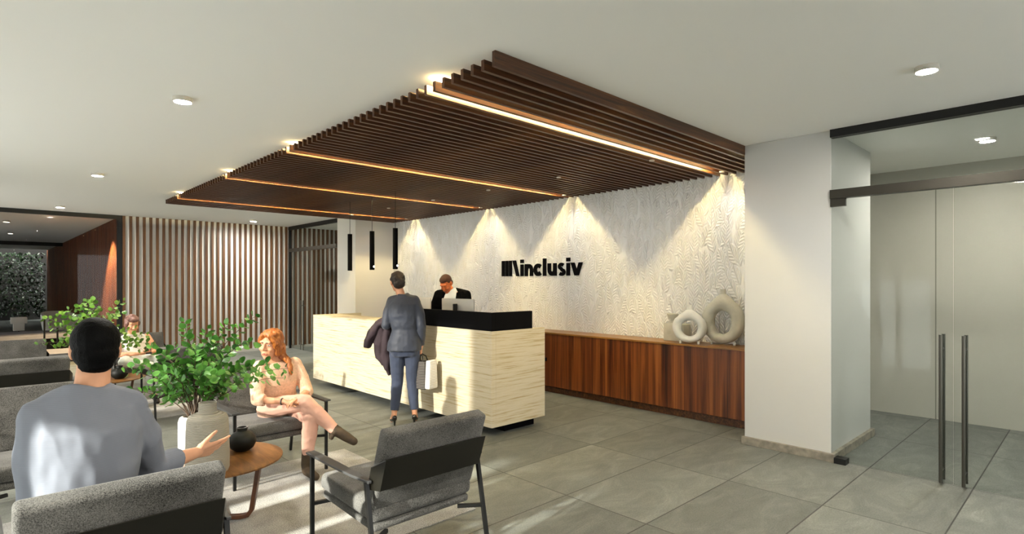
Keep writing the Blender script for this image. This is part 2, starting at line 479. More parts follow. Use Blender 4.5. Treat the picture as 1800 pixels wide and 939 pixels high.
class MB:
    """collects plain shapes and links them as ONE mesh object"""

    def __init__(s):
        s.v, s.f, s.mi, s.cur = [], [], [], 0

    def add(s, v, f):
        o = len(s.v)
        s.v += [V(p) for p in v]
        s.f += [[i + o for i in q] for q in f]
        s.mi += [s.cur] * len(f)
        return s

    def box(s, x0, x1, y0, y1, z0, z1, mat=None):
        v = [(x, y, z) for z in (z0, z1) for y in (y0, y1) for x in (x0, x1)]
        if mat:
            v = [mat @ V(p) for p in v]
        return s.add(v, [(0, 2, 3, 1), (4, 5, 7, 6), (0, 1, 5, 4), (2, 6, 7, 3), (0, 4, 6, 2), (1, 3, 7, 5)])

    def rbox(s, x0, x1, y0, y1, z0, z1, r, seg=3, mat=None):
        bm = bmesh.new()
        bmesh.ops.create_cube(bm, size=1)
        for q in bm.verts:
            q.co = V(((x0 + x1) / 2 + q.co.x * (x1 - x0), (y0 + y1) / 2 + q.co.y * (y1 - y0), (z0 + z1) / 2 + q.co.z * (z1 - z0)))
        bmesh.ops.bevel(bm, geom=bm.edges[:], offset=r, segments=seg, profile=.5, affect='EDGES')
        bm.verts.index_update()
        v = [(mat @ q.co) if mat else q.co.copy() for q in bm.verts]
        f = [[q.index for q in fc.verts] for fc in bm.faces]
        bm.free()
        return s.add(v, f)

    def bar(s, p0, p1, w, h, up=V((0, 0, 1))):
        p0, p1 = V(p0), V(p1)
        d = (p1 - p0).normalized()
        if abs(d.dot(up)) > .98:
            up = V((0, 1, 0))
        a = d.cross(up).normalized()
        c = a.cross(d).normalized()
        v = []
        for p in (p0, p1):
            for sa, sc in ((-1, -1), (1, -1), (1, 1), (-1, 1)):
                v.append(p + a * sa * w / 2 + c * sc * h / 2)
        return s.add(v, [(0, 1, 2, 3), (7, 6, 5, 4), (0, 4, 5, 1), (1, 5, 6, 2), (2, 6, 7, 3), (3, 7, 4, 0)])

    def tube(s, pts, r, n=10, cap=True):
        pts = [V(p) for p in pts]
        rr = r if isinstance(r, (list, tuple)) else [r] * len(pts)
        v, f = [], []
        ref = None
        for i, p in enumerate(pts):
            d = (pts[min(i + 1, len(pts) - 1)] - pts[max(i - 1, 0)]).normalized()
            if ref is None:
                ref = d.orthogonal().normalized()
            a = (ref - d * ref.dot(d))
            a = a.normalized() if a.length > 1e-6 else d.orthogonal().normalized()
            ref = a
            b = d.cross(a)
            for k in range(n):
                t = 2 * PI * k / n
                v.append(p + (a * math.cos(t) + b * math.sin(t)) * rr[i])
        for i in range(len(pts) - 1):
            for k in range(n):
                f.append((i * n + k, i * n + (k + 1) % n, (i + 1) * n + (k + 1) % n, (i + 1) * n + k))
        if cap:
            f.append(list(range(n))[::-1])
            f.append(list(range((len(pts) - 1) * n, len(pts) * n)))
        return s.add(v, f)

    def lathe(s, prof, n=40, c=(0, 0, 0)):
        """prof: list of (r,z); closed where r==0"""
        v, f, idx = [], [], []
        for r, z in prof:
            if r < 1e-6:
                idx.append([len(v)])
                v.append(V((c[0], c[1], c[2] + z)))
            else:
                idx.append(list(range(len(v), len(v) + n)))
                for k in range(n):
                    t = 2 * PI * k / n
                    v.append(V((c[0] + r * math.cos(t), c[1] + r * math.sin(t), c[2] + z)))
        for a, b in zip(idx, idx[1:]):
            for k in range(n):
                k2 = (k + 1) % n
                if len(a) == 1 and len(b) == 1:
                    continue
                if len(a) == 1:
                    f.append((a[0], b[k2], b[k]))
                elif len(b) == 1:
                    f.append((a[k], a[k2], b[0]))
                else:
                    f.append((a[k], a[k2], b[k2], b[k]))
        return s.add(v, f)

    def prism(s, poly, ax0, ax1, fn):
        """extrude a 2-D polygon; fn(u, v, w) -> point"""
        n = len(poly)
        v = [fn(u, w, ax0) for u, w in poly] + [fn(u, w, ax1) for u, w in poly]
        f = [list(range(n))[::-1], list(range(n, 2 * n))] + [(i, (i + 1) % n, n + (i + 1) % n, n + i) for i in range(n)]
        return s.add(v, f)

    def build(s, name, mats, parent=None, smooth=False, loc=None, bevel=0., recalc=True):
        me = bpy.data.meshes.new(name)
        off = V(loc) if loc is not None else V((0, 0, 0))
        me.from_pydata([p - off for p in s.v], [], s.f)
        if not isinstance(mats, (list, tuple)):
            mats = [mats]
        for m in mats:
            me.materials.append(m)
        for p, i in zip(me.polygons, s.mi):
            p.material_index = i
        if recalc or bevel:
            bm = bmesh.new()
            bm.from_mesh(me)
            bmesh.ops.recalc_face_normals(bm, faces=bm.faces[:])
            if bevel:
                bmesh.ops.bevel(bm, geom=[e for e in bm.edges if len(e.link_faces) == 2 and e.calc_face_angle(0) > .6], offset=bevel, segments=2, profile=.6, affect='EDGES')
            bm.to_mesh(me)
            bm.free()
        if smooth:
            for p in me.polygons:
                p.use_smooth = True
            try:
                me.set_sharp_from_angle(angle=smooth if isinstance(smooth, float) else .9)
            except Exception:
                pass
        me.update()
        return link(name, me, parent, off)


def link(name, me, parent=None, loc=(0, 0, 0)):
    o = bpy.data.objects.new(name, me)
    COL.objects.link(o)
    if parent is not None:
        o.parent = parent
    o.location = loc
    return o


def tag(o, label=None, cat=None, group=None, kind=None):
    if label: o['label'] = label
    if cat: o['category'] = cat
    if group: o['group'] = group
    if kind: o['kind'] = kind
    return o


def thing(name, label, cat, loc=(0, 0, 0), rz=0., group=None):
    o = bpy.data.objects.new(name, None)
    COL.objects.link(o)
    o.location = loc
    o.rotation_euler = (0, 0, rz)
    return tag(o, label, cat, group)


def copy_tree(o, parent=None):
    c = o.copy()
    COL.objects.link(c)
    if parent is not None:
        c.parent = parent
    for ch in list(o.children):
        copy_tree(ch, c)
    return c


def dup(o, loc, rz, label, group=None):
    c = copy_tree(o)
    c.location = loc
    c.rotation_euler = (0, 0, rz)
    c['label'] = label
    if group: c['group'] = group
    return c


def struct(o, label=None, cat=None):
    o['kind'] = 'structure'
    if label: o['label'] = label
    if cat: o['category'] = cat
    return o


# ------------------------------------------------------------------ room shell
ZC = 3.0
XG = 5.60       # glazing line / pillar face
XW = 6.50       # leaf wall
YS = 13.92      # slatted wall / left glazing line
XL = -1.40      # unseen left wall, openings shaped for the sunlight
YB = -4.20      # wall behind the viewer
XR = 8.24       # back wall of the right-hand lobby

struct(MB().box(XL - .2, 9.2, YB - .2, 32.5, -.15, 0).build('floor', M['floor']), 'grey stone tiled floor with thin dark joints', 'floor')
struct(MB().box(XL - .2, 9.2, YB - .2, YS + .06, ZC, ZC + .2).build('ceiling', M['ceiling']), 'smooth off-white ceiling over the reception', 'ceiling')
struct(MB().box(XW, XW + .12, 2.3, 10.9, 0, ZC).build('wall_right', M['leafwall']), 'pale wall embossed with a leaf pattern behind the reception desk', 'wall')

# pillars
p = MB().box(XG, 6.86, 1.69, 2.48, 0, ZC).build('pillar', M['white_gloss'], bevel=.004)
struct(p, 'white square pillar at the right beside the glass door', 'pillar')
b_ = MB().box(XG - .035, 6.89, 1.655, 2.50, 0, .075).build('plinth', M['skirt'], p, bevel=.004)
p = MB().box(XG, 6.62, 10.52, 11.32, 0, ZC).build('pillar', M['white'], bevel=.004)
struct(p, 'white pillar at the far end of the leaf-patterned wall', 'pillar')
MB().box(XG - .02, 6.62, 10.50, 11.34, 0, .075).build('plinth', M['skirt'], p)

# back wall with walnut slats
wb = MB().box(2.16, 9.2, YS + .02, YS + .2, 0, ZC).build('wall_back', M['ceiling'])
struct(wb, 'white back wall covered with evenly spaced vertical walnut slats', 'wall')
sl = MB()
x = 2.165
while x < 6.95:
    sl.box(x, x + .050, YS - .024, YS + .02, .06, ZC - .001)
    x += .1195
sl.build('slats', M['wallslat'], wb, bevel=.002)
MB().box(2.16, 6.95, YS - .055, YS + .02, 0, .06).build('skirting', M['panel'], wb)
dk = MB().box(6.62, 6.78, 13.2, 13.28, 0, 2.9).box(7.5, 7.6, 13.2, 13.28, 0, 2.9).box(6.78, 7.5, 13.2, 13.28, 2.2, 2.32).box(6.78, 7.5, 13.2, 13.28, 2.78, 2.9)
tr_ = dk.build('door_3', M['black'])
struct(tr_, 'dark door frame seen through the far glass door beside the slats', 'door')
MB().box(6.78, 7.5, 13.225, 13.25, 0, 2.78).build('pane', M['glass_dark'], tr_)

# rear wall of the lobby to the right, with panel joints
w = MB().box(XR, XR + .15, YB, 2.3, 0, ZC).build('wall_lobby', M['panel'])
struct(w, 'pale panelled wall behind the glass door', 'wall')
MB().box(XR - .002, XR, 1.35, 1.362, 0, 2.75).box(XR - .002, XR, .25, .262, 0, 2.75).build('panel_joint', M['panel_gap'], w)
struct(MB().box(6.86, 9.2, 2.28, 2.40, 0, ZC).build('wall_lobby_side', M['panel']), 'pale return wall of the glazed lobby behind the pillar', 'wall')
struct(MB().box(6.62, 9.2, 10.52, 10.62, 0, ZC).build('wall_far_side', M['white']), 'white wall beyond the far pillar', 'wall')
struct(MB().box(9.0, 9.2, 10.6, YS, 0, ZC).build('wall_far_end', M['white']), 'white end wall beyond the far glass door', 'wall')

# unseen walls behind the viewer and on the left; openings shaped to steer daylight
wr = MB().box(XL, .6, YB - .2, YB, 0, ZC).box(4.9, 5.7, YB - .2, YB, 0, ZC).box(8.9, 9.2, YB - .2, YB, 0, ZC).box(.6, 3.3, YB - .2, YB, 0, ZC).box(3.3, 4.9, YB - .2, YB, 2.9, ZC).box(5.7, 8.9, YB - .2, YB, 0, ZC).build('wall_rear', M['white'])  # opening added as fill for surfaces facing the camera
struct(wr, 'unseen white wall behind the viewer with an opening added for fill light', 'wall')
wl = MB()
sun_openings = [(2.15, 2.62, 1.66), (2.70, 2.98, 1.66), (3.12, 3.30, 1.66), (3.82, 4.03, 1.66), (4.15, 5.3, 2.93), (5.42, 8.2, 2.93), (8.45, 9.2, 2.93), (10.4, 13.4, 2.93)]  # placed and sized to shape sun patches and shade indoors
prev = YB
for a, b, hd in sun_openings:
    wl.box(XL - .2, XL, prev, a, 0, ZC)
    prev = b
wl.box(XL - .2, XL, prev, YS + .06, 0, ZC)
for a, b, hd in sun_openings:
    wl.box(XL - .2, XL, a, b, hd, ZC)
wlo = struct(wl.build('wall_left', M['white']), 'unseen white wall left of the view, openings shaped to steer sunlight', 'wall')
for a, b, hd in sun_openings:
    MB().box(XL - .11, XL - .10, a, b, 0, hd).build('pane', M['glass_tint' if a > 4.1 else 'glass'], wlo)

# left glazing
g = MB().box(XL, 2.16, YS - .03, YS + .05, 2.92, ZC).box(2.075, 2.16, YS - .03, YS + .05, 0, 2.92).build('window_1', M['black'])
struct(g, 'black framed full-height glazing beside the slatted wall', 'window')
MB().box(XL, 2.075, YS, YS + .012, .01, 2.92).build('pane', M['glass_dark'], g)

# glass double door on the right
g = MB().box(XG - .03, XG + .05, YB, 1.69, 2.93, ZC).build('door_1', M['black'])
struct(g, 'frameless glass double door under a black ceiling track', 'door')
MB().box(XG - .035, XG + .035, YB, 1.69, 2.375, 2.455).box(XG - .02, XG + .02, 1.57, 1.69, 2.305, 2.375).build('rail', M['bronze'], g)
MB().box(XG + .002, XG + .012, .815, 1.685, .02, 2.375).build('pane', M['glass'], g)
MB().box(XG + .002, XG + .012, -.1, .805, .02, 2.375).build('pane', M['glass'], g)
MB().box(XG + .002, XG + .012, YB, -.11, .02, 2.93).build('pane', M['glass'], g)
MB().box(XG + .002, XG + .012, -.1, 1.685, 2.455, 2.93).build('pane', M['glass'], g)
for yh in (.882, .738):
    hb = MB()
    for dx in (-.05, .065):
        hb.tube([(XG + dx, yh, .03), (XG + dx, yh, 1.205)], .0125, 14)
    for zz in (.12, 1.09):
        hb.tube([(XG - .055, yh, zz), (XG + .07, yh, zz)], .009, 10)
    hb.build('handle', M['steel'], g, smooth=True)
MB().box(XG - .04, XG + .06, 1.56, 1.655, 0, .05).build('floor_pivot', M['black'], g)

# far glass door between pillar and slatted wall
g = MB().box(XG - .03, XG + .05, 11.32, YS - .05, 2.92, ZC).box(XG - .02, XG + .03, YS - .10, YS - .05, 0, 2.92).build('door_2', M['black'])
struct(g, 'far glass door with black track between pillar and slatted wall', 'door')
MB().box(XG - .035, XG + .035, 11.32, YS - .1, 2.375, 2.455).build('rail', M['steel'], g)
MB().box(XG + .002, XG + .012, 11.32, YS - .1, .02, 2.375).build('pane', M['glass'], g)
MB().box(XG + .002, XG + .012, 11.32, YS - .1, 2.455, 2.92).build('pane', M['glass'], g)
hb = MB()
for yh in (13.1, 12.95):
    hb.tube([(XG - .05, yh, .03), (XG - .05, yh, 1.2)], .012, 10)
    hb.tube([(XG - .05, yh, .15), (XG, yh, .15)], .009, 8)
    hb.tube([(XG - .05, yh, 1.08), (XG, yh, 1.08)], .009, 8)
hb.build('handle', M['steel'], g, smooth=True)

# ------------------------------------------------------------------ timber baffle ceiling
cn = thing('timber_canopy', 'dark walnut baffle canopy hung under the white ceiling above the desk', 'canopy', (2.22, 2.475, 2.905))
LEDY = (3.075, 5.475, 7.375, 9.675)
base = MB().box(0, 6.5 - 2.22, 0, .028, 0, .067).build('baffle', M['slat'], cn, bevel=.002)
for i in range(1, 81):
    c = base.copy()
    COL.objects.link(c)
    c.parent = cn
    c.location = (0, i * .1, 0)
base2 = base.data.copy()
for vv in base2.vertices:          # the first baffle stops against the pillar
    if vv.co.x > 2: vv.co.x = XG - 2.22
for vv in base2.vertices:
    if vv.co.z > .05: vv.co.z += .0265
base.data = base2
for y in LEDY:
    MB().box(.01, 6.22 - 2.22, -.016, .016, -.005, .005).build('led_strip', M['led'], cn, loc=(0, 0, 0)).location = (0, y - 2.475 + .014, .088)

# small spots set flush between the baffles: four close to the leaf wall, six farther out added to even its light
for (xs, y, en, tilt, size) in ([(6.22, yy, 4.5, -8, 120) for yy in (3.02, 5.42, 7.30, 9.60)] + [(5.12, yy, 8., -44, 130) for yy in (3.25, 4.55, 5.85, 7.15, 8.45, 9.75)]):
    s_ = MB().lathe([(0, 0), (.028, 0), (.028, .012), (0, .012)], 20).build('wall_spot', M['lamp_body'], cn)
    s_.location = (xs - 2.22, y - 2.475, -.012)
    ld = bpy.data.lights.new('wall_spot_light', 'SPOT')
    ld.energy = en
    ld.color = (1, .98, .95)
    ld.spot_size = math.radians(size)
    ld.spot_blend = 1.
    ld.shadow_soft_size = .08
    lo = bpy.data.objects.new('wall_spot_light', ld)
    COL.objects.link(lo)
    lo.location = (xs, y, 2.885)
    lo.rotation_euler = Euler((0, math.radians(tilt), 0))

# ------------------------------------------------------------------ downlights
def downlight(loc, label, group='round ceiling downlights'):
    t = thing('downlight', label, 'ceiling light', loc, 0, group)
    MB().lathe([(0, 0), (.066, 0), (.066, -.03), (.058, -.034), (.058, -.026), (0, -.026)], 36).build('housing', M['lamp_body'], t, smooth=.6)
    MB().lathe([(0, -.028), (.057, -.028), (.057, -.031), (0, -.031)], 36).build('diffuser', M['lamp'], t)
    return t


d0 = downlight((1.11, 4.73, ZC), 'round white downlight in the ceiling left of the timber canopy, the largest on that side')
for loc, lb in (((1.10, 8.75, ZC), 'round ceiling downlight above the plants, second in the row left of the canopy'),
                ((1.08, 12.90, ZC), 'tiny round downlight just in front of the left glazing track'),
                ((4.41, 12.90, ZC), 'tiny round downlight in front of the slatted back wall, past the canopy'),
                ((4.39, .77, ZC), 'round white downlight in the open ceiling right of the canopy'),
                ((6.98, .75, ZC), 'round downlight seen through the glass door on the right')):
    dup(d0, loc, 0, lb)
for loc, lb in (((.47, 16.8, ZC), 'faint ceiling downlight behind the left glazing, nearer the track'), ((.66, 13.9 + 6.8, ZC), 'faint ceiling downlight deep behind the left glazing')):
    dd = dup(d0, loc, 0, lb)
    for c in dd.children:
        if c.name.startswith('diffuser'):
            c.data = c.data.copy()
            c.data.materials[0] = M['lamp_dim']
for loc in ((4.39, -2.6, ZC), (1.11, .75, ZC), (1.11, -2.6, ZC), (7.2, 12.2, ZC)):
    dup(d0, loc, 0, 'round ceiling downlight out of sight, behind the viewer or a pillar')

# ------------------------------------------------------------------ pendants
def pendant(y, label):
    t = thing('pendant_lamp', label, 'pendant lamp', (4.28, y, 1.81), 0, 'slim black pendants over the desk')
    MB().lathe([(0, .58), (.036, .58), (.036, 0), (.028, 0), (.028, .03), (0, .03)], 28).build('tube', M['pendant_black'], t, smooth=.6)
    MB().tube([(0, 0, .58), (0, 0, 1.19)], .004, 8).build('cord', M['black'], t)
    MB().lathe([(0, .006), (.020, .010), (.027, .026), (0, .028)], 20).build('lens', M['lens'], t)
    MB().lathe([(0, 1.17), (.02, 1.17), (.02, 1.188), (0, 1.188)], 16).build('ceiling_rose', M['black'], t)
    return t


pl = pendant(8.22, 'slim black tube pendant over the desk, farthest left of the three')
for loc, lb in (((4.28, 7.53, 1.81), 'slim black tube pendant over the desk, between the other two'), ((4.28, 6.885, 1.81), 'slim black tube pendant right above the standing woman\'s head')):
    pd = dup(pl, loc, 0, lb)
    v, f = sph((.010, -.0325, .050), (.013, .0045, .012))
    MB().add(v, f).build('light_opening', M['lens'], pd, smooth=True)

# ------------------------------------------------------------------ reception desk
DX0, DX1, DY0, DY1 = 3.88, 4.69, 4.38, 8.67
t = thing('reception_desk', 'long travertine reception desk with recessed dark plinth', 'desk', (DX0, DY0, 0))


def rel(mb, name, m, t, **k):
    o = mb.build(name, m, t, **k)
    o.location = -V(t.location)
    return o


rel(MB().box(DX0, DX0 + .06, DY0, DY1, .10, 1.11), 'front_panel', M['travertine'], t, bevel=.003)
rel(MB().box(DX0 + .0605, DX1, DY0, DY0 + .06, .10, 1.11), 'side_panel', M['travertine'], t, bevel=.003)
rel(MB().box(DX0 + .0605, DX1, DY1 - .06, DY1, .10, 1.11), 'side_panel', M['travertine'], t, bevel=.003)
rel(MB().box(DX0 + .0605, DX0 + .40, DY0 + .0605, DY1 - .0605, 1.07, 1.11), 'counter_top', M['travertine'], t)
rel(MB().box(DX0 + .0605, DX1, DY0 + .0605, DY1 - .0605, .10, .14).box(DX0 + .0605, DX1 + .1, DY0 + .0605, DY1 - .0605, .71, .75), 'work_top', M['blackstone'], t)
rel(MB().box(4.16, 4.62, 4.49, 8.55, 0, .10), 'plinth', M['blackstone'], t)
sc_ = MB().box(DX0 + .002, DX0 + .05, DY0 + .004, 6.50, 1.11, 1.305).box(DX0 + .0505, 4.49, DY0 + .004, DY0 + .05, 1.11, 1.305).box(DX0 + .0505, DX0 + .40, 6.45, 6.50, 1.11, 1.305)
tag(sc_.build('counter_screen', M['blackstone'], bevel=.002), 'black upstand screen standing on the end of the travertine desk', 'screen')


def monitor(y0, y1, label):
    t = thing('monitor', label, 'monitor', (4.46, (y0 + y1) / 2, .75), 0, 'silver monitors on the desk')
    hw = (y1 - y0) / 2
    MB().rbox(-.012, .012, -hw, hw, .25, .665, .010, 3).build('screen_back', M['alu'], t, smooth=.5)
    MB().box(.013, .015, -hw + .02, hw - .02, .30, .645).build('display', M['blackstone'], t)
    MB().rbox(-.075, -.013, -.012, .012, .20, .60, .005, 2).build('bracket', M['black'], t)
    MB().rbox(-.09, -.03, -.05, .05, .012, .40, .006, 2).build('stand', M['alu'], t)
    MB().rbox(-.10, .10, -.10, .10, 0, .012, .004, 2).build('foot', M['alu'], t)
    return t


monitor(5.36, 6.02, 'silver monitor back in front of the bowed man, nearer the desk corner')
monitor(6.28, 6.94, 'silver monitor back beside the standing woman\'s shoulder')

# ------------------------------------------------------------------ credenza
t = thing('credenza', 'long low rosewood credenza along the leaf-patterned wall', 'cabinet', (6.09, 2.52, 0))
rel(MB().box(6.09, 6.48, 2.52, 10.40, .10, .868), 'front_panel', M['credenza'], t, bevel=.002)
rel(MB().box(6.075, 6.495, 2.51, 10.42, .868, .89), 'top', M['credenza_top'], t, bevel=.002)
rel(MB().box(6.15, 6.46, 2.56, 10.36, 0, .10), 'plinth', M['slat'], t)

# ------------------------------------------------------------------ sign
def stroke(pts, w):
    """2-D stroke polygon with flat ends"""
    Lf, Rr = [], []
    for i, p in enumerate(pts):
        a = V(pts[max(i - 1, 0)]); b = V(pts[min(i + 1, len(pts) - 1)])
        d = (b - a).normalized()
        n = V((-d.y, d.x)) * w / 2
        Lf.append(V(p) + n); Rr.append(V(p) - n)
    return Lf, Rr


def arc(cx, cy, r, a0, a1, n=14, ry=None):
    ry = ry or r
    return [(cx + r * math.cos(math.radians(a0 + (a1 - a0) * i / n)), cy + ry * math.sin(math.radians(a0 + (a1 - a0) * i / n))) for i in range(n + 1)]


sg = thing('wall_sign', 'black raised letters reading inclusiv with bar emblem on the leaf wall', 'sign', (6.5, 7.06, 1.727))
SX = 6.5


def glyph(name, polys):
    dep = .022
    mb = MB()
    for pl_ in polys:
        if isinstance(pl_, tuple) and pl_[0] == 'poly':
            mb.prism(pl_[1], 0, .022, lambda u, w, a: V((-a, -u, w)))
        else:
            Lf, Rr = stroke(pl_[0], pl_[1])
            for i in range(len(Lf) - 1):
                q = [Lf[i], Lf[i + 1], Rr[i + 1], Rr[i]]
                mb.prism([(c.x, c.y) for c in q], 0, .0212, lambda u, w, a: V((-a, -u, w)))
    mb.build(name, M['signblack'], sg)


rc = lambda x0, x1, y0, y1: ('poly', [(x0, y0), (x1, y0), (x1, y1), (x0, y1)])
H = .262
# emblem: three bars and one leaning bar
glyph('emblem', [rc(0, .064, 0, H), rc(.090, .152, 0, H), rc(.178, .240, 0, H), ('poly', [(.358, 0), (.420, 0), (.338, H), (.262, H)])])
XH = .196
W = .066
glyph('letter', [rc(.455, .52, 0, XH - .004), rc(.452, .523, .215, .272)])
glyph('letter', [rc(.553, .553 + W, 0, XH), (arc(.645, XH - .1005 + .0, .0595, 180, 0, 14, .068), W * .98), rc(.672, .672 + W, 0, XH - .10)])
glyph('letter', [(arc(.855, .098, .068, 45, 315, 22), W * .98)])
glyph('letter', [rc(.962, .962 + W, 0, .275)])
glyph('letter', [rc(1.062, 1.062 + W, .09, XH), (arc(1.154, .096, .0595, 180, 360, 14, .064), W * .98), rc(1.180, 1.180 + W, 0, XH)])
sp = arc(1.348, .143, .042, 35, 250, 12, .030) + arc(1.352, .055, .046, 75, -145, 14, .032)
glyph('letter', [(sp, W * .80)])
glyph('letter', [rc(1.452, 1.452 + W, 0, XH - .004), rc(1.449, 1.449 + W + .006, .215, .272)])
glyph('letter', [('poly', [(1.535, XH), (1.605, XH), (1.650, .085), (1.650, 0), (1.612, 0)]), ('poly', [(1.650, 0), (1.650, .085), (1.694, XH), (1.762, XH), (1.688, 0)])])

# ------------------------------------------------------------------ sculptural vases on the credenza
def ring_vase(name, label, loc, rz, rx, rzz, hole, tub, neck, m, m_foot):
    """flattened ring with a pointed shoulder and a short neck: hole in the middle"""
    t = thing(name, label, 'vase', loc, rz, 'ring vases on the credenza')
    mb = MB()
    nu, nv = 56, 20
    v, f = [], []
    for i in range(nu):
        a = 2 * PI * i / nu
        # outer outline: circle drawn up into a soft point at the top
        up = max(0, math.sin(a))
        ox, oz = rx * math.cos(a), rzz * math.sin(a)
        if up > .5:                                   # shoulders run up to the neck
            tt = (up - .5) / .5
            ox = math.copysign(rx * (.866 * (1 - tt) ** .78 + .03), math.cos(a))
            oz = rzz * (.5 + .70 * tt ** 1.08)
        ix, iz = hole[0] * math.cos(a) + hole[2], hole[1] * math.sin(a) + hole[3]
        cx, cz = (ox + ix) / 2, (oz + iz) / 2
        hx, hz = (ox - ix) / 2, (oz - iz) / 2
        for j in range(nv):
            b = 2 * PI * j / nv
            v.append((cx + hx * math.cos(b), tub * math.sin(b), rzz + .012 + cz + hz * math.cos(b)))
    for i in range(nu):
        for j in range(nv):
            f.append((i * nv + j, ((i + 1) % nu) * nv + j, ((i + 1) % nu) * nv + (j + 1) % nv, i * nv + (j + 1) % nv))
    mb.add(v, f)
    mb.build('body', m, t, smooth=True)
    zt = rzz + .012 + rzz * 1.17
    MB().lathe([(neck * 1.25, zt - .02), (neck, zt + .012), (neck * 1.02, zt + .05), (neck * .75, zt + .05), (neck * .7, zt - .02)], 20).build('neck', m, t, smooth=.8)
    for sx in (-1, 1):
        MB().lathe([(0, 0), (.014, 0), (.018, .03), (0, .045)], 12, (sx * rx * .52, 0, 0)).build('foot', m_foot, t)
    return t


def at_x(px, x):
    r0 = FW[0] + RT[0] * (px - 900) / FPX
    d = x / r0
    return at(px, 500, d)


q = at_x(1212, 6.165)
ring_vase('ring_vase', 'smaller white ring vase with a round hole, left on the credenza', (q.x, q.y, .89), math.radians(-78), .205, .185, (.100, .095, 0, -.012), .054, .026, M['ceramic'], M['ceramic'])
q = at_x(1271, 6.345)
ring_vase('ring_vase', 'larger greyish ring vase with an oval hole, beside the pillar', (q.x, q.y, .89), math.radians(-78), .245, .272, (.096, .135, 0, -.02), .074, .032, M['ceramic2'], M['ceramic'])
q = at_x(1190, 6.36)
t = thing('lidded_pot', 'small square pale pot with a saucer top behind the smaller ring vase', 'pot', (q.x, q.y, .89), 0.)
MB().rbox(-.09, .09, -.14, .14, 0, .22, .012, 3).build('body', M['ceramic2'], t, smooth=.6)
MB().tube([(0, .06, .22), (0, .06, .28)], .03, 16).build('neck', M['ceramic2'], t)
MB().lathe([(0, .27), (.05, .275), (.075, .335), (.068, .34), (.045, .29), (0, .285)], 24, (0, .06, 0)).build('saucer', M['ceramic2'], t, smooth=.7)

# ------------------------------------------------------------------ rugs
RUGS = ((.0 - .9, 2.58, 3.08, 5.07), (-.9, 2.55, 7.75, 9.75))
for i, (a, b, c, d) in enumerate(RUGS):
    tag(MB().rbox(a, b, c, d, 0, .008, .003, 2).build('rug', M['rug'], loc=((a + b) / 2, (c + d) / 2, 0)),
        ('grey shaggy rug under the nearest chairs and coffee table', 'grey shaggy rug under the far seating group')[i], 'rug')

# ------------------------------------------------------------------ armchairs
def armchair(label, loc, rz):
    t = thing('armchair', label, 'armchair', loc, rz, 'grey felt lounge armchairs')
    tilt = math.radians(19)
    Mx = Matrix.Translation((0, -.235, .43)) @ Matrix.Rotation(tilt, 4, 'X')
    MB().rbox(-.335, .335, -.040, .045, 0, .455, .021, 4, Mx).build('back_cushion', M['felt'], t, smooth=.7)
    Ms = Matrix.Translation((0, 0, .362)) @ Matrix.Rotation(math.radians(2.5), 4, 'X')
    MB().rbox(-.335, .335, -.275, .355, 0, .098, .032, 4, Ms).build('seat_cushion', M['felt'], t, smooth=.7)
    MB().rbox(-.325, .325, -.265, .335, -.052, -.002, .02, 3, Ms).build('base_pad', M['felt'], t, smooth=.7)
    # curved black back shell
    nu, nv = 24, 6
    v, f = [], []
    for s_ in (0, 1):
        for i in range(nu + 1):
            u = -1 + 2 * i / nu
            for j in range(nv + 1):
                w = j / nv
                xx = .362 * u
                z = .545 + .175 * w
                if abs(u) > .9:                                   # rounded upper corners
                    z = min(z, .72 - .05 * ((abs(u) - .9) / .1) ** 2)
                y = -.295 - (z - .46) * .345 - .010 + .07 * max(0, abs(u) - .94) / .06 - (.010 if s_ else 0)
                v.append((xx, y, z))
    n1 = (nu + 1) * (nv + 1)
    for s_ in (0, 1):
        for i in range(nu):
            for j in range(nv):
                a = s_ * n1 + i * (nv + 1) + j
                f.append((a, a + 1, a + nv + 2, a + nv + 1))
    rim = [i * (nv + 1) for i in range(nu + 1)] + [nu * (nv + 1) + j for j in range(1, nv + 1)] + [i * (nv + 1) + nv for i in range(nu - 1, -1, -1)] + [j for j in range(nv - 1, 0, -1)]
    for a, b in zip(rim, rim[1:] + rim[:1]):
        f.append((a, b, b + n1, a + n1))
    MB().add(v, f).build('back_shell', M['shell'], t, smooth=.6)
    for s_ in (-1, 1):
        x = s_ * .372
        poly = [(-.028, .40), (.028, .40), (.030, .10), (.024, -.15), (.010, -.315), (-.010, -.315), (-.026, -.15), (-.030, .10)]
        MB().prism(poly, .588, .602, lambda a, b_, z: V((x + a, b_, z))).build('armrest', M['armblack'], t, bevel=.003)
        MB().bar((x, .372, .588), (x, .372, 0), .021, .021).build('leg', M['black'], t)
        MB().bar((x, -.275, .588), (x, -.392, 0), .021, .021).build('leg', M['black'], t)
        MB().bar((x, .372, .292), (s_ * .24, .33, .298), .020, .020).build('bracket', M['black'], t)
        MB().bar((x, -.334, .285), (s_ * .24, -.255, .290), .020, .020).build('bracket', M['black'], t)
    return t


ch = armchair('empty grey felt armchair in the foreground, its back to the viewer, before the desk', (1.83, 2.90, 0), 0)
dup(ch, (.42, 2.93, 0), 0, 'grey felt armchair cropped by the lower edge, holding the man in the grey sweater')
dup(ch, (1.815, 5.0, .008), PI, 'grey felt armchair in which the red-haired woman sits')
dup(ch, (.375, 5.0, .008), PI, 'empty grey felt armchair facing us at the left edge behind the man')
dup(ch, (.355, 7.67, .008), 0, 'grey felt armchair with black shell, back to us, left of the man\'s ear')
dup(ch, (1.84, 7.80, .008), 0, 'grey felt armchair seen from behind through the near plant, middle distance')
dup(ch, (.33, 9.34, .008), PI, 'grey felt armchair facing us at far left, only its back showing')
dup(ch, (1.70, 9.43, .008), PI, 'grey felt armchair against the slatted wall, holding the person in white')

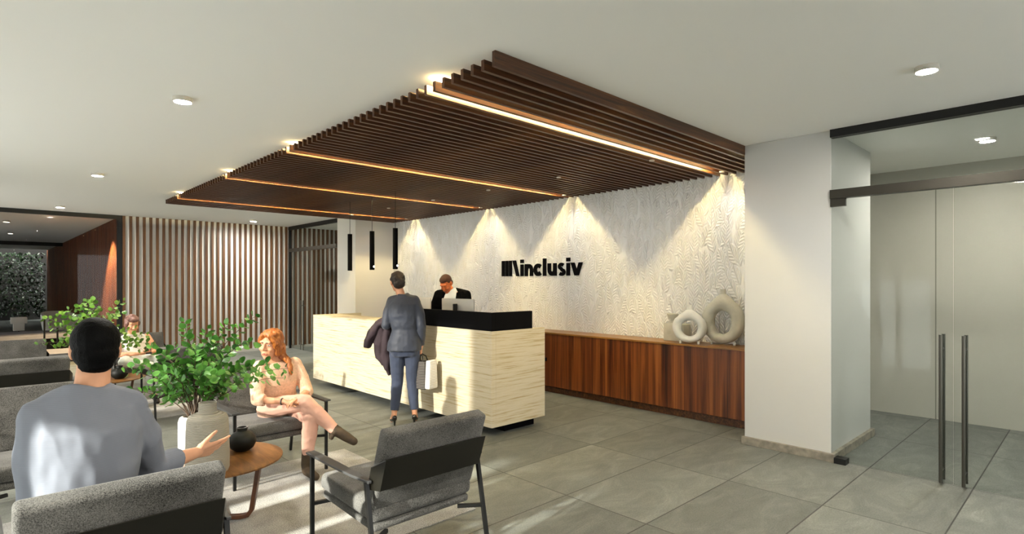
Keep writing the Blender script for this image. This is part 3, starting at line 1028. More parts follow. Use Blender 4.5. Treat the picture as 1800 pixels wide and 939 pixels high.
# ------------------------------------------------------------------ coffee tables
def coffee_table(label, loc, rz):
    t = thing('coffee_table', label, 'coffee table', loc, rz, 'round walnut coffee tables')
    MB().lathe([(0, .418), (.40, .418), (.425, .412), (.425, .402), (.36, .388), (0, .388)], 64).build('tabletop', M['tabletop'], t, smooth=.5)
    for k in range(3):
        a = math.radians(-38 + 120 * k)
        ca, sa = math.cos(a), math.sin(a)
        mb = MB()
        path = [(.29, .388), (.262, .20), (.238, .06), (.215, .027), (.17, .018), (.0, .016)]
        wid = [.030, .026, .024, .024, .024, .022]
        v, f = [], []
        for i, (r, z) in enumerate(path):
            p0 = path[max(i - 1, 0)]; p1 = path[min(i + 1, len(path) - 1)]
            dr, dz = p1[0] - p0[0], p1[1] - p0[1]
            ln = math.hypot(dr, dz)
            nr, nz = -dz / ln, dr / ln
            th = .014
            for (o, sd) in ((-1, -1), (1, -1), (1, 1), (-1, 1)):
                rr, zz, yy = r + nr * th * o, z + nz * th * o, sd * wid[i] / 1.3
                v.append((rr * ca - yy * sa, rr * sa + yy * ca, max(zz, .001)))
        for i in range(len(path) - 1):
            for k2 in range(4):
                f.append((i * 4 + k2, i * 4 + (k2 + 1) % 4, i * 4 + 4 + (k2 + 1) % 4, i * 4 + 4 + k2))
        f += [(0, 1, 2, 3), tuple(len(v) - 4 + q_ for q_ in (3, 2, 1, 0))]
        mb.add(v, f).build('leg', M['tableleg'], t, bevel=.003)
    return t


tb = coffee_table('round walnut coffee table in the foreground with vases and a black pot on it', (1.17, 4.15, .009), 0)
dup(tb, (1.16, 8.60, .009), .5, 'round walnut coffee table of the far seating group, behind the man\'s neck')
TZ = .427


def black_pot(label, loc, s=1.):
    t = thing('round_pot', label, 'pot', loc, 0, 'squat black pots')
    MB().lathe([(0, 0), (.045, 0), (.075, .022), (.093, .062), (.088, .095), (.062, .125), (.036, .138), (.034, .142), (.036, .158), (.031, .158), (.028, .13), (0, .12)], 44).build('body', M['blackpot'], t, smooth=1.2)
    MB().lathe([(.0345, .158), (.0385, .162), (.0385, .166), (.029, .166), (.029, .158)], 36).build('rim', M['armblack'], t, smooth=.7)
    return t


bp_ = black_pot('squat matt black pot on the near coffee table', (1.365, 4.215, TZ))
dup(bp_, (1.28, 8.42, TZ), 0, 'dark round pot on the far coffee table by the man\'s cheek')

VF = (1.055, 3.898, TZ)
t = thing('bottle_vase', 'large ribbed grey stoneware bottle vase on the near coffee table', 'vase', VF)
MB().lathe([(0, 0), (.118, 0), (.125, .02), (.126, .10), (.122, .25), (.118, .33), (.108, .355), (.075, .370), (.054, .376)], 56).build('body', M['ribbed'], t, smooth=.8)
MB().lathe([(.056, .374), (.052, .385), (.051, .432), (.053, .436), (.045, .436), (.043, .37)], 40).build('neck', M['ribbed'], t, smooth=.8)
VBK = (1.055, 4.185, TZ)
t = thing('plant_vase', 'white ribbed vase holding leafy branches, half hidden behind the bottle vase', 'vase', VBK)
MB().lathe([(0, 0), (.088, 0), (.096, .02), (.099, .15), (.098, .27), (.090, .295), (.072, .305), (.066, .30), (.064, .2), (0, .02)], 44).build('body', M['ribbed_white'], t, smooth=.8)
VB2 = (1.06, 8.72, TZ)
t2 = thing('plant_vase', 'white vase with leafy branches on the far table, hidden behind the man\'s head', 'vase', VB2)
MB().lathe([(0, 0), (.088, 0), (.096, .02), (.099, .15), (.098, .27), (.090, .295), (.072, .305), (.066, .30), (.064, .2), (0, .02)], 44).build('body', M['ribbed_white'], t2, smooth=.8)


def branches(label, base, tips, rnd, leafmat, lsz, dens=1.):
    """arching stems from a vase mouth to the given tips, round leaves in pairs along them"""
    t = thing('leafy_branches', label, 'plant', base)
    st, lf = MB(), MB()
    B = V(base)
    for tip in tips:
        tip = V(tip) - B
        r0 = V((rnd.uniform(-.035, .035), rnd.uniform(-.035, .035), -.12))
        up = V((tip.x * .22, tip.y * .22, tip.z * .62 + .10))
        if tip.z < .15:
            up.z = .22
        pts = []
        n = 12
        for i in range(n + 1):
            s = i / n
            p = r0 * (1 - s) ** 2 + up * 2 * s * (1 - s) + tip * s * s
            p += V((rnd.uniform(-1, 1), rnd.uniform(-1, 1), rnd.uniform(-1, 1))) * .006
            pts.append(p)
        st.tube(pts, [.0042 * (1 - .7 * i / n) for i in range(n + 1)], 5)
        ln = sum((pts[i + 1] - pts[i]).length for i in range(n))
        cnt = max(6, int(ln * 32 * dens))
        for k in range(cnt):
            s = .34 + .66 * (k + 1) / cnt
            i = min(n - 1, int(s * n))
            p = pts[i].lerp(pts[i + 1], s * n - i)
            d = (pts[i + 1] - pts[i]).normalized()
            side = d.orthogonal().normalized()
            side = Matrix.Rotation(k * 2.4 + rnd.uniform(-.5, .5), 3, d) @ side
            ldir = (side * 1. + d * .55 + V((0, 0, .15))).normalized()
            nn = ldir.cross(d)
            nn = nn.normalized() if nn.length > 1e-4 else ldir.orthogonal().normalized()
            nrm = ldir.cross(nn).normalized()
            nrm = (nrm + V((0, 0, .8 if nrm.z >= 0 else -.8)) * rnd.random()).normalized()
            wv = ldir.cross(nrm).normalized()
            sz = lsz * rnd.uniform(.7, 1.15) * (1 - .25 * s)
            off = p + ldir * .010
            vv = []
            prof = [(0, 0), (.18, .30), (.42, .46), (.68, .44), (.88, .27), (1., 0.)]
            for (a, b_) in prof:
                cup = -.16 * (a - .5) ** 2 * sz
                c = off + ldir * a * sz + nrm * cup
                vv.append(c - wv * b_ * sz + nrm * b_ * sz * .18)
                vv.append(c)
                vv.append(c + wv * b_ * sz + nrm * b_ * sz * .18)
            ff = []
            for q_ in range(len(prof) - 1):
                for c_ in (0, 1):
                    a = q_ * 3 + c_
                    ff.append((a, a + 1, a + 4, a + 3))
            lf.add(vv, ff)
    st.build('stems', M['stem'], t, smooth=True)
    lf.build('leaves', leafmat, t, smooth=True, recalc=False)
    return t


rnd = random.Random(5)
bpos = (VBK[0], VBK[1], TZ + .305)
tips = []
for (px, py) in ((323, 566), (328, 590), (365, 580), (378, 600), (405, 570), (452, 556), (440, 600), (300, 610), (282, 622), (262, 610), (236, 640), (222, 655), (212, 690), (250, 690), (508, 648), (500, 664), (478, 640), (455, 650), (345, 610), (392, 625), (415, 615), (430, 640), (310, 650), (285, 655), (335, 640), (360, 650), (385, 660), (412, 665), (440, 675), (295, 690), (270, 670), (350, 625), (370, 640), (320, 680), (400, 690)):
    tips.append(at(px, py, 3.80 + rnd.uniform(-.3, .28)))
branches('leafy green branches in the white vase on the near coffee table', bpos, tips, rnd, M['leaf'], .062)
bpos = (VB2[0], VB2[1], TZ + .305)
tips = []
for (px, py) in ((100, 552), (88, 575), (118, 545), (140, 538), (152, 530), (165, 528), (172, 545), (190, 560), (216, 530), (212, 550), (205, 575), (120, 585), (105, 600), (70, 605), (95, 610), (140, 560), (160, 570), (180, 580), (200, 590), (232, 600), (262, 590), (275, 606), (130, 610), (150, 600), (235, 580), (250, 615), (75, 560)):
    tips.append(at(px, py, 7.05 + rnd.uniform(-.3, .3)))
branches('yellow-green leafy branches on the far coffee table, behind the man\'s black hair', bpos, tips, rnd, M['leaf2'], .075, .8)

#PEOPLE-BEGIN
# ------------------------------------------------------------------ people
def limb(p0, p1, r0, r1, n=14, fl=(1., 1.), ax=None, ends=True):
    """tapered limb with round (ends) or flat caps; fl flattens along (a, b), a given by ax"""
    p0, p1 = V(p0), V(p1)
    d = p1 - p0
    ln = d.length
    d = d / ln
    a = V(ax) if ax is not None else d.orthogonal()
    a = (a - d * a.dot(d)).normalized()
    b = d.cross(a)
    rings = []
    if ends:
        for k in (80, 60, 35, 15):
            t = math.radians(k)
            rings.append((-r0 * math.sin(t), r0 * math.cos(t)))
    for k in range(5):
        s = k / 4
        rings.append((ln * s, r0 + (r1 - r0) * s))
    if ends:
        for k in (15, 35, 60, 80):
            t = math.radians(k)
            rings.append((ln + r1 * math.sin(t), r1 * math.cos(t)))
    v, f = [], []
    for s, r in rings:
        for k in range(n):
            t = 2 * PI * k / n
            v.append(p0 + d * s + a * (math.cos(t) * r * fl[0]) + b * (math.sin(t) * r * fl[1]))
    for i in range(len(rings) - 1):
        for k in range(n):
            f.append((i * n + k, i * n + (k + 1) % n, (i + 1) * n + (k + 1) % n, (i + 1) * n + k))
    f.append(tuple(range(n))[::-1])
    f.append(tuple(range((len(rings) - 1) * n, len(rings) * n)))
    return v, f


def rope(pts, rad, **k):
    return [limb(a, b, r0, r1, **k) for (a, b, r0, r1) in zip(pts, pts[1:], rad, rad[1:])]


def loft(rings, side, n=24, power=2.3):
    """rings: (centre, half width, half depth[, side]) stacked up a torso; superellipse sections"""
    v, f = [], []
    m = len(rings)
    for i, rg in enumerate(rings):
        c = V(rg[0])
        d = (V(rings[min(i + 1, m - 1)][0]) - V(rings[max(i - 1, 0)][0])).normalized()
        s = V(rg[3]) if len(rg) > 3 else V(side)
        s = (s - d * s.dot(d)).normalized()
        b = d.cross(s)
        for k in range(n):
            t = 2 * PI * k / n
            ct, st = math.cos(t), math.sin(t)
            e = 2 / power
            v.append(c + s * rg[1] * math.copysign(abs(ct) ** e, ct) + b * rg[2] * math.copysign(abs(st) ** e, st))
    for i in range(m - 1):
        for k in range(n):
            f.append((i * n + k, i * n + (k + 1) % n, (i + 1) * n + (k + 1) % n, (i + 1) * n + k))
    f.append(tuple(range(n))[::-1])
    f.append(tuple(range((m - 1) * n, m * n)))
    return v, f


def fuse(name, prims, voxel, mat, parent=None, loc=(0, 0, 0), smooth=4, fac=.5, wr=0., ws=.09, wdir=(1, 1, 1), cut=None):
    """one continuous surface grown over overlapping volumes"""
    mb = MB()
    for v, f in prims:
        mb.add(v, f)
    me = bpy.data.meshes.new('tmp')
    off = V(loc)
    me.from_pydata([p - off for p in mb.v], [], mb.f)
    bm = bmesh.new(); bm.from_mesh(me)
    bmesh.ops.recalc_face_normals(bm, faces=bm.faces[:])
    bm.to_mesh(me); bm.free()
    o = bpy.data.objects.new('tmp', me)
    COL.objects.link(o)
    md = o.modifiers.new('r', 'REMESH'); md.mode = 'VOXEL'; md.voxel_size = voxel; md.adaptivity = 0
    if smooth:
        ms = o.modifiers.new('s', 'SMOOTH'); ms.factor = fac; ms.iterations = smooth
    dg = bpy.context.evaluated_depsgraph_get()
    dg.update()
    res = bpy.data.meshes.new_from_object(o.evaluated_get(dg))
    bpy.data.objects.remove(o)
    bpy.data.meshes.remove(me)
    if wr:
        from mathutils import noise as nz
        wd = V(wdir)
        n = len(res.vertices)
        cs, ns = [0.] * (3 * n), [0.] * (3 * n)
        res.vertices.foreach_get('co', cs)
        res.vertices.foreach_get('normal', ns)
        for i in range(0, 3 * n, 3):
            q = V((cs[i] * wd.x, cs[i + 1] * wd.y, cs[i + 2] * wd.z)) / ws
            h = nz.noise(q) + .5 * nz.noise(q * 2.1 + V((5, 1, 2)))
            ridge = 1 - abs(nz.noise(q * .8 + V((9, 3, 7)))) * 2
            k = wr * (h * .6 + ridge * .5 - .25)
            for j in (0, 1, 2):
                cs[i + j] += ns[i + j] * k
        res.vertices.foreach_set('co', cs)
        res.update()
    res.name = name
    res.materials.clear()
    res.materials.append(mat)
    for p in res.polygons:
        p.use_smooth = True
        p.material_index = 0
    if parent is None:
        return link(name, res, None, off)
    return link(name, res, parent, V((0, 0, 0)))


class Frame:
    """local axes of a figure: x to its right, y forward, z up"""

    def __init__(s, o, fwd, up=(0, 0, 1), sc=1.):
        s.o = V(o)
        f = V(fwd).normalized()
        u = V(up).normalized()
        r = f.cross(u).normalized()
        u = r.cross(f).normalized()
        s.M = Matrix((r, f, u)).transposed()
        s.s = sc

    def __call__(s, x, y, z):
        return s.o + s.M @ (V((x, y, z)) * s.s)

    def turn(s, yaw=0, pitch=0, roll=0, o=None, sc=None):
        """yaw + turns to its left, pitch + looks down, roll + tips to its right"""
        q = Frame(s.o if o is None else o, (0, 1, 0), sc=s.s if sc is None else sc)
        R = Matrix.Rotation(math.radians(yaw), 3, 'Z') @ Matrix.Rotation(math.radians(-pitch), 3, 'X') @ Matrix.Rotation(math.radians(roll), 3, 'Y')
        q.M = s.M @ R
        return q

    def el(s, c, r):
        return sph(s(*c), V(r) * s.s, s.M)

    def li(s, a, b, r0, r1, **k):
        return limb(s(*a), s(*b), r0 * s.s, r1 * s.s, **k)


def head_prims(h, fem=False):
    P = [h.el((0, -.014, .030), (.074, .094, .088)),
         h.el((0, .030, -.020), (.064, .062, .082)),
         h.el((0, .042, -.058), (.052, .048, .052)),
         h.el((0, .066, -.092), (.024 if fem else .028, .022, .018)),
         h.li((-.036, .078, .034), (.036, .078, .034), .013, .013),
         h.el((-.036, .066, -.026), (.024, .022, .020)), h.el((.036, .066, -.026), (.024, .022, .020)),
         h.li((0, .090, .022), (0, .110, -.020), .0075, .0115),
         h.el((-.012, .099, -.026), (.0085, .010, .008)), h.el((.012, .099, -.026), (.0085, .010, .008)),
         h.el((0, .086, -.060), (.024, .012, .015)),
         h.el((-.076, -.004, .002), (.010, .020, .031)), h.el((.076, -.004, .002), (.010, .020, .031)),
         h.el((-.073, .004, -.016), (.010, .012, .018)), h.el((.073, .004, -.016), (.010, .012, .018))]
    return P


def face_parts(h, body, lipm, browm, o0, lids=None):
    """eyes, brows and lips as children of the body"""
    def ob(name, prims, m):
        mb = MB()
        for v, f in prims: mb.add(v, f)
        o = mb.build(name, m, body, smooth=True, loc=(0, 0, 0))
        o.location = -V(o0)
        return o
    for sx in (-1, 1):
        if lids:
            ob('eyelid', [h.el((sx * .030, .0785, .011), (.0120, .0090, .0062))], lids)
            ob('eyebrow', [h.li((sx * .016, .0905, .030), (sx * .048, .080, .033), .0034, .0022)], browm)
            continue
        e = ob('eye', [h.el((sx * .030, .0790, .010), (.0110, .0085, .0052))], M['eye'])
        i = ob('iris', [h.el((sx * .030, .0852, .010), (.0050, .0030, .0048))], M['iris'])
        i.parent = e
        i.location = (0, 0, 0)
        ob('eyebrow', [h.li((sx * .016, .0905, .030), (sx * .048, .080, .033), .0038, .0026)], browm)
    ob('lips', [h.li((-.019, .090, -.062), (0, .0985, -.0575), .0032, .0050), h.li((0, .0985, -.0575), (.019, .090, -.062), .0050, .0032),
                h.li((-.016, .091, -.0655), (.016, .091, -.0655), .0052, .0052)], lipm)


def hand_prims(w, d, n, side, sc=1., curl=(20, 25, 15), spread=4, thumb=35, tc=15):
    """w wrist, d direction of the fingers, n out of the palm, side towards the thumb"""
    w, d, n = V(w), V(d).normalized(), V(n)
    n = (n - d * n.dot(d)).normalized()
    s = V(side); s = (s - d * s.dot(d) - n * s.dot(n)).normalized()
    P = []
    lens = [(.043, .026, .021), (.047, .030, .023), (.043, .027, .022), (.034, .021, .019)]
    offs = [.031, .0105, -.010, -.029]
    kn = [.090, .094, .089, .080]
    for i in range(4):
        k = w + (d * kn[i] + s * offs[i]) * sc
        P.append(limb(w + (d * .012 + s * offs[i] * .62) * sc, k, .0150 * sc, .0108 * sc))
        ang = math.radians(spread * (1.5 - i))
        dd = (d * math.cos(ang) + s * math.sin(ang)).normalized()
        p = k
        a = 0
        rr = [.0096, .0088, .0080, .0066]
        if i == 3: rr = [x * .88 for x in rr]
        for j in range(3):
            a += math.radians(curl[j] if not isinstance(curl[j], tuple) else curl[j][i])
            q = p + (dd * math.cos(a) + n * math.sin(a)) * lens[i][j] * sc
            P.append(limb(p, q, rr[j] * sc, rr[j + 1] * sc))
            p = q
    P.append(limb(w + (d * .02 + s * .022 + n * .010) * sc, w + (d * .06 + s * .022 + n * .012) * sc, .017 * sc, .013 * sc))
    P.append(limb(w + (d * .03 - s * .020 + n * .008) * sc, w + (d * .065 - s * .020 + n * .006) * sc, .015 * sc, .012 * sc))
    t = math.radians(thumb)
    td = (d * math.cos(t) + s * math.sin(t) + n * .25).normalized()
    p0 = w + (d * .018 + s * .024 + n * .008) * sc
    p1 = p0 + td * .042 * sc
    td2 = (td + d * math.sin(math.radians(tc))).normalized()
    p2 = p1 + td2 * .032 * sc
    td3 = (td2 + d * math.sin(math.radians(tc))).normalized()
    p3 = p2 + td3 * .026 * sc
    P += [limb(p0, p1, .0145 * sc, .0112 * sc), limb(p1, p2, .0112 * sc, .0098 * sc), limb(p2, p3, .0098 * sc, .0078 * sc)]
    return P


def put(name, prims, m, parent, o0, voxel=.007, **k):
    o = fuse(name, prims, voxel, m, parent, loc=(0, 0, 0), **k)
    o.location = -V(o0)
    return o


# ---- man in the grey sweater, seated with his back to us, right hand held out
F = Frame((.315, 2.90, 0), (0, 1, 0))
o0 = V((.42, 2.95, 0))
shR, shL = F(.168, -.03, 1.095), F(-.150, -.03, 1.095)
elR, wrR = V((.575, 2.985, .775)), V((.795, 3.115, .772))
elL, wrL = V((.165, 2.86, .775)), V((.26, 3.10, .66))
hd = F.turn(yaw=-6, pitch=4, o=F(.045, .015, 1.335), sc=1.06)
hipR, hipL = F(.10, -.06, .56), F(-.10, -.06, .56)
knR, knL = F(.17, .40, .55), F(-.13, .40, .55)
anR, anL = F(.17, .42, .11), F(-.13, .44, .11)
torso = [(F(0, -.07, .47), .165, .13), (F(0, -.07, .56), .18, .14), (F(0, -.06, .72), .158, .115), (F(0, -.045, .90), .160, .105),
         (F(0, -.04, 1.02), .165, .105), (F(0, -.035, 1.10), .145, .080), (F(.01, -.03, 1.155), .10, .07)]
body = [loft(torso, F.M @ V((1, 0, 0)))]
body += [limb(F(.02, -.035, 1.12), F(.04, -.005, 1.29), .066, .058)] + head_prims(hd)
body += rope([shR, elR], [.042, .034]) + rope([elR, elR.lerp(wrR, .5), wrR], [.034, .040, .027])
body += rope([shL, elL], [.042, .034]) + rope([elL, elL.lerp(wrL, .35), wrL], [.034, .034, .025])
body += hand_prims(wrR, V((.86, .42, -.06)), V((-.30, .85, .45)), V((0, -.45, .9)), 1.03, curl=((2, 8, 14, 20), (4, 10, 14, 18), 8), spread=7, thumb=38, tc=8)
body += hand_prims(wrL, V((.35, .85, -.35)), V((0, -.3, -.95)), V((.9, -.2, 0)), 1.0, curl=(15, 20, 15))
for h_, k_, a_ in ((hipR, knR, anR), (hipL, knL, anL)):
    body += rope([h_, k_], [.078, .055]) + rope([k_, k_.lerp(a_, .3), a_], [.055, .056, .036])
man = fuse('person', body, .0048, M['skin'], None, o0, smooth=5)
tag(man, 'man in a grey sweater seated with his back to us, right hand held out', 'person')
face_parts(hd, man, M['lip'], M['hair_black'], o0)
sw = [loft([(F(0, -.07, .52), .192, .158), (F(0, -.065, .60), .196, .155), (F(0, -.055, .74), .176, .138), (F(0.005, -.04, .90), .192, .146), (F(0.008, -.035, 1.02), .198, .146),
            (F(.008, -.03, 1.10), .182, .118), (F(.01, -.03, 1.155), .130, .090), (F(.018, -.026, 1.195), .082, .076)], F.M @ V((1, 0, 0)))]
cuR = elR.lerp(wrR, .52)
cuL = elL.lerp(wrL, .85)
sw += rope([shR + V((-.02, 0, -.02)), shR.lerp(elR, .5), elR], [.078, .072, .060]) + [limb(elR, cuR, .062, .054, ends=False)]
sw += [limb(F(.06, -.03, 1.135), shR + V((-.015, 0, -.005)), .072, .074), limb(F(-.05, -.03, 1.135), shL + V((.015, 0, -.005)), .072, .074), limb(F(.09, -.035, 1.04), shR + V((-.03, 0, -.04)), .09, .07), limb(F(-.09, -.035, 1.04), shL + V((.03, 0, -.04)), .09, .07)]
sw += rope([shL + V((.02, 0, -.02)), shL.lerp(elL, .5), elL], [.078, .072, .060]) + [limb(elL, cuL, .060, .042, ends=False)]
put('sweater', sw, M['sweater'], man, o0, .0065, smooth=14, wr=.013, ws=.11, wdir=(1.25, 1., .7))
tr = [loft([(F(0, -.07, .455), .17, .14), (F(0, -.07, .58), .182, .142)], F.M @ V((1, 0, 0)))]
for h_, k_, a_ in ((hipR, knR, anR), (hipL, knL, anL)):
    tr += rope([h_, k_], [.09, .068]) + [limb(k_, a_ + V((0, 0, .03)), .068, .056)]
put('trousers', tr, M['trouser_dark'], man, o0, .008, smooth=3)
for a_ in (anR, anL):
    put('shoe', [limb(a_ + V((0, -.03, -.045)), a_ + V((0, .15, -.065)), .042, .036, fl=(1, .9), ax=(1, 0, 0))], M['shoe'], man, o0, .007)
hp = [hd.el((0, -.024, .040), (.083, .094, .090)), hd.el((0, -.045, -.008), (.077, .068, .066)), hd.el((0, -.062, -.052), (.058, .036, .036)),
      hd.el((0, .030, .080), (.064, .060, .046)), hd.el((0, .01, .098), (.058, .062, .034)),
      hd.el((-.064, .004, .036), (.018, .040, .030)), hd.el((.064, .004, .036), (.018, .040, .030))]
put('hair', hp, M['hair_black'], man, o0, .005, smooth=3, wr=.0015, ws=.015)

# ---- red-haired woman in peach, legs crossed
F = Frame((1.90, 4.93, 0), (0, -1, 0))
o0 = V((1.815, 4.95, 0))
sL, sR = V((2.035, 4.885, .905)), V((1.70, 4.885, .905))       # her left is at our right
hd = F.turn(yaw=-52, pitch=4, roll=-4, o=(1.800, 4.85, 1.095), sc=1.03)
pel = V((1.905, 4.95, .535))
torso = [(pel + V((0, .01, -.07)), .150, .115), (pel, .172, .125), (V((1.89, 4.945, .66)), .132, .098), (V((1.875, 4.91, .79)), .150, .108),
         (V((1.868, 4.893, .87)), .155, .098), (V((1.862, 4.885, .925)), .12, .072)]
body = [loft(torso, (-1, 0, 0))]
body += [limb((1.860, 4.885, .92), (1.812, 4.862, 1.04), .050, .046)] + head_prims(hd, True)
eR, wR_ = V((1.672, 4.80, .655)), V((1.83, 4.64, .640))
eL, wL_ = V((2.095, 4.80, .665)), V((1.965, 4.635, .660))
body += rope([sR, eR], [.043, .034]) + rope([eR, wR_], [.034, .022])
body += rope([sL, eL], [.043, .034]) + rope([eL, wL_], [.034, .022])
body += hand_prims(wR_, V((.80, -.45, -.12)), V((0, -.1, -1)), V((-.3, -.9, 0)), .92, curl=(12, 22, 15), spread=3, thumb=25)
body += hand_prims(wL_, V((-.85, -.35, -.10)), V((0, -.1, -1)), V((.3, -.9, 0)), .92, curl=(15, 22, 15), spread=3, thumb=25)
hR, hL = V((1.815, 4.93, .55)), V((1.995, 4.93, .545))
kR, aR, tR = V((1.975, 4.575, .625)), V((2.170, 4.42, .385)), V((2.240, 4.235, .315))
kL, aL, tL = V((2.015, 4.545, .50)), V((2.000, 4.60, .10)), V((2.000, 4.42, .035))
body += rope([hR, kR], [.075, .050]) + rope([kR, kR.lerp(aR, .35), aR], [.048, .050, .032])
body += rope([hL, kL], [.075, .050]) + rope([kL, kL.lerp(aL, .35), aL], [.048, .050, .032])
body += rope([aR, tR], [.036, .026]) + rope([aL + V((0, 0, -.045)), tL], [.036, .026])
wom = fuse('person', body, .0050, M['skin_f'], None, o0, smooth=4)
tag(wom, 'red-haired woman in peach knit top seated with crossed legs, looking aside', 'person')
face_parts(hd, wom, M['lip'], M['hair_brown'], o0)
tp = [loft([(pel + V((0, .01, -.045)), .172, .135), (pel + V((0, 0, .03)), .178, .135), (V((1.89, 4.945, .66)), .152, .116), (V((1.875, 4.91, .79)), .170, .126),
            (V((1.868, 4.893, .87)), .172, .114), (V((1.862, 4.885, .925)), .130, .085), (V((1.857, 4.883, .950)), .075, .062)], (-1, 0, 0))]
tp += rope([sR + V((.02, 0, 0)), sR.lerp(eR, .5), eR], [.062, .058, .052]) + [limb(eR, eR.lerp(wR_, .28), .052, .050, ends=False)]
tp += rope([sL - V((.02, 0, 0)), sL.lerp(eL, .5), eL], [.062, .058, .052]) + [limb(eL, eL.lerp(wL_, .28), .052, .050, ends=False)]
put('knit_top', tp, M['pink_knit'], wom, o0, .0065, smooth=4, wr=.005, ws=.07)
tr = [loft([(pel + V((0, .02, -.085)), .155, .125), (pel + V((0, .01, .0)), .180, .133)], (-1, 0, 0))]
tr += rope([hR, kR], [.094, .068]) + rope([kR, kR.lerp(aR, .4), aR.lerp(kR, .08)], [.066, .062, .048])
tr += rope([hL, kL], [.092, .066]) + rope([kL, kL.lerp(aL, .4), aL.lerp(kL, .25)], [.066, .062, .048])
put('trousers', tr, M['pink_trouser'], wom, o0, .0065, smooth=4, wr=.005, ws=.06)
d_ = (tR - aR).normalized()
bt = rope([aR.lerp(kR, .10), aR, aR + d_ * .02], [.046, .044, .046]) + rope([aR, aR.lerp(tR, .6), tR], [.044, .040, .032]) + [limb(aR + V((-.02, .02, -.02)), aR + V((-.035, .0, -.055)), .026, .020)]
put('boot', bt, M['boot'], wom, o0, .0055, smooth=3)
bt = rope([aL.lerp(kL, .26), aL], [.047, .044]) + rope([aL, aL + V((0, -.01, -.05))], [.044, .042]) + rope([aL + V((0, -.02, -.055)), tL], [.042, .031]) + [limb(aL + V((0, .035, -.04)), aL + V((0, .035, -.083)), .026, .022, ends=False)]
put('boot', bt, M['boot'], wom, o0, .0055, smooth=3)
put('bracelet', [limb(wR_.lerp(eR, .06), wR_.lerp(eR, .11), .030, .030, ends=False)], M['armblack'], wom, o0, .004, smooth=1)
hp = [hd.el((0, -.030, .045), (.086, .094, .088)), hd.el((-.010, .010, .094), (.070, .076, .038)), hd.el((0, -.066, -.020), (.080, .058, .080)),
      hd.el((-.066, .018, .020), (.026, .052, .058)), hd.el((.064, .020, .030), (.024, .048, .050)), hd.el((-.072, .012, -.045), (.022, .036, .050)), hd.el((.070, -.010, -.040), (.022, .036, .045)),
      hd.li((-.030, .066, .084), (-.074, .044, .020), .022, .022), hd.li((.030, .064, .086), (.072, .040, .030), .022, .020)]
b0 = hd(-.062, -.050, -.085)
hp += rope([hd(-.055, -.045, -.03), b0, V((1.925, 4.79, .955)), V((1.935, 4.765, .885)), V((1.940, 4.765, .84))], [.050, .036, .024, .019, .011])
put('hair', hp, M['hair_red'], wom, o0, .0055, smooth=2, wr=.006, ws=.030, wdir=(1.4, 1.4, .6))

# ---- woman in the navy suit, standing at the desk with coat and bag
FS = Frame((3.545, 5.505, 0), (.64, .77, 0))
o0 = V((3.55, 5.48, 0))
hd = FS.turn(yaw=22, pitch=6, roll=-3, o=FS(-.085, .035, 1.625), sc=.98)
sR, sL = FS(.145, 0, 1.425), FS(-.175, .01, 1.415)
eR, wR_ = FS(.195, -.03, 1.13), FS(.185, .03, .885)
eL, wL_ = FS(-.205, -.03, 1.135), FS(-.255, .19, 1.105)
torso = [(FS(0, 0, .84), .150, .115), (FS(0, 0, .93), .168, .122), (FS(0, .0, 1.07), .122, .095), (FS(-.01, .0, 1.24), .150, .108), (FS(-.015, 0, 1.37), .152, .095), (FS(-.02, 0, 1.455), .095, .062)]
body = [loft(torso, FS.M @ V((1, 0, 0)))]
body += [limb(FS(-.025, -.005, 1.43), FS(-.075, .02, 1.57), .050, .047)] + head_prims(hd, True)
body += rope([sR.lerp(sL, .12) + V((0, 0, -.035)), eR], [.036, .033]) + rope([eR, wR_], [.032, .023]) + rope([sL.lerp(sR, .12) + V((0, 0, -.035)), eL], [.036, .033]) + rope([eL, wL_], [.034, .023])
body += hand_prims(wR_, V((0, .04, -1)), FS.M @ V((-1, 0, 0)), FS.M @ V((0, 1, 0)), .94, curl=(55, 70, 40), spread=1, thumb=20, tc=20)
body += hand_prims(wL_, FS.M @ V((-.35, .9, -.1)), V((0, 0, -1)), FS.M @ V((.9, .35, 0)), .94, curl=(25, 35, 25), spread=2, thumb=30)
hR, hL = FS(.085, 0, .88), FS(-.085, 0, .88)
kR, aR, tR = FS(.085, .02, .50), FS(.115, -.02, .125), FS(.115, .125, .022)
kL, aL, tL = FS(-.085, .02, .50), FS(-.110, -.06, .125), FS(-.155, .08, .022)
for h_, k_, a_, t_ in ((hR, kR, aR, tR), (hL, kL, aL, tL)):
    body += rope([h_, k_], [.080, .052]) + rope([k_, k_.lerp(a_, .32), a_], [.050, .052, .030]) + rope([a_, a_.lerp(t_, .75), t_], [.032, .028, .020])
sw_ = fuse('person', body, .0050, M['skin_f'], None, o0, smooth=4)
tag(sw_, 'woman in a navy trouser suit standing at the desk, holding coat and bag', 'person')
face_parts(hd, sw_, M['lip'], M['hair_brown'], o0)
jk = [loft([(FS(0, -.012, .845), .196, .158), (FS(0, -.010, .93), .190, .150), (FS(0, 0, 1.08), .142, .114), (FS(-.01, 0, 1.24), .170, .126), (FS(-.015, 0, 1.37), .172, .112), (FS(-.02, 0, 1.445), .125, .080), (FS(-.03, -.005, 1.485), .066, .060)], FS.M @ V((1, 0, 0)))]
jk += rope([sR - (sR - sL) * .08 + V((0, 0, -.022)), sR.lerp(eR, .5), eR], [.058, .056, .051]) + [limb(eR, eR.lerp(wR_, .93), .052, .040, ends=False)]
jk += rope([sL + (sR - sL) * .08 + V((0, 0, -.022)), sL.lerp(eL, .5), eL], [.058, .056, .051]) + [limb(eL, eL.lerp(wL_, .93), .052, .040, ends=False)]
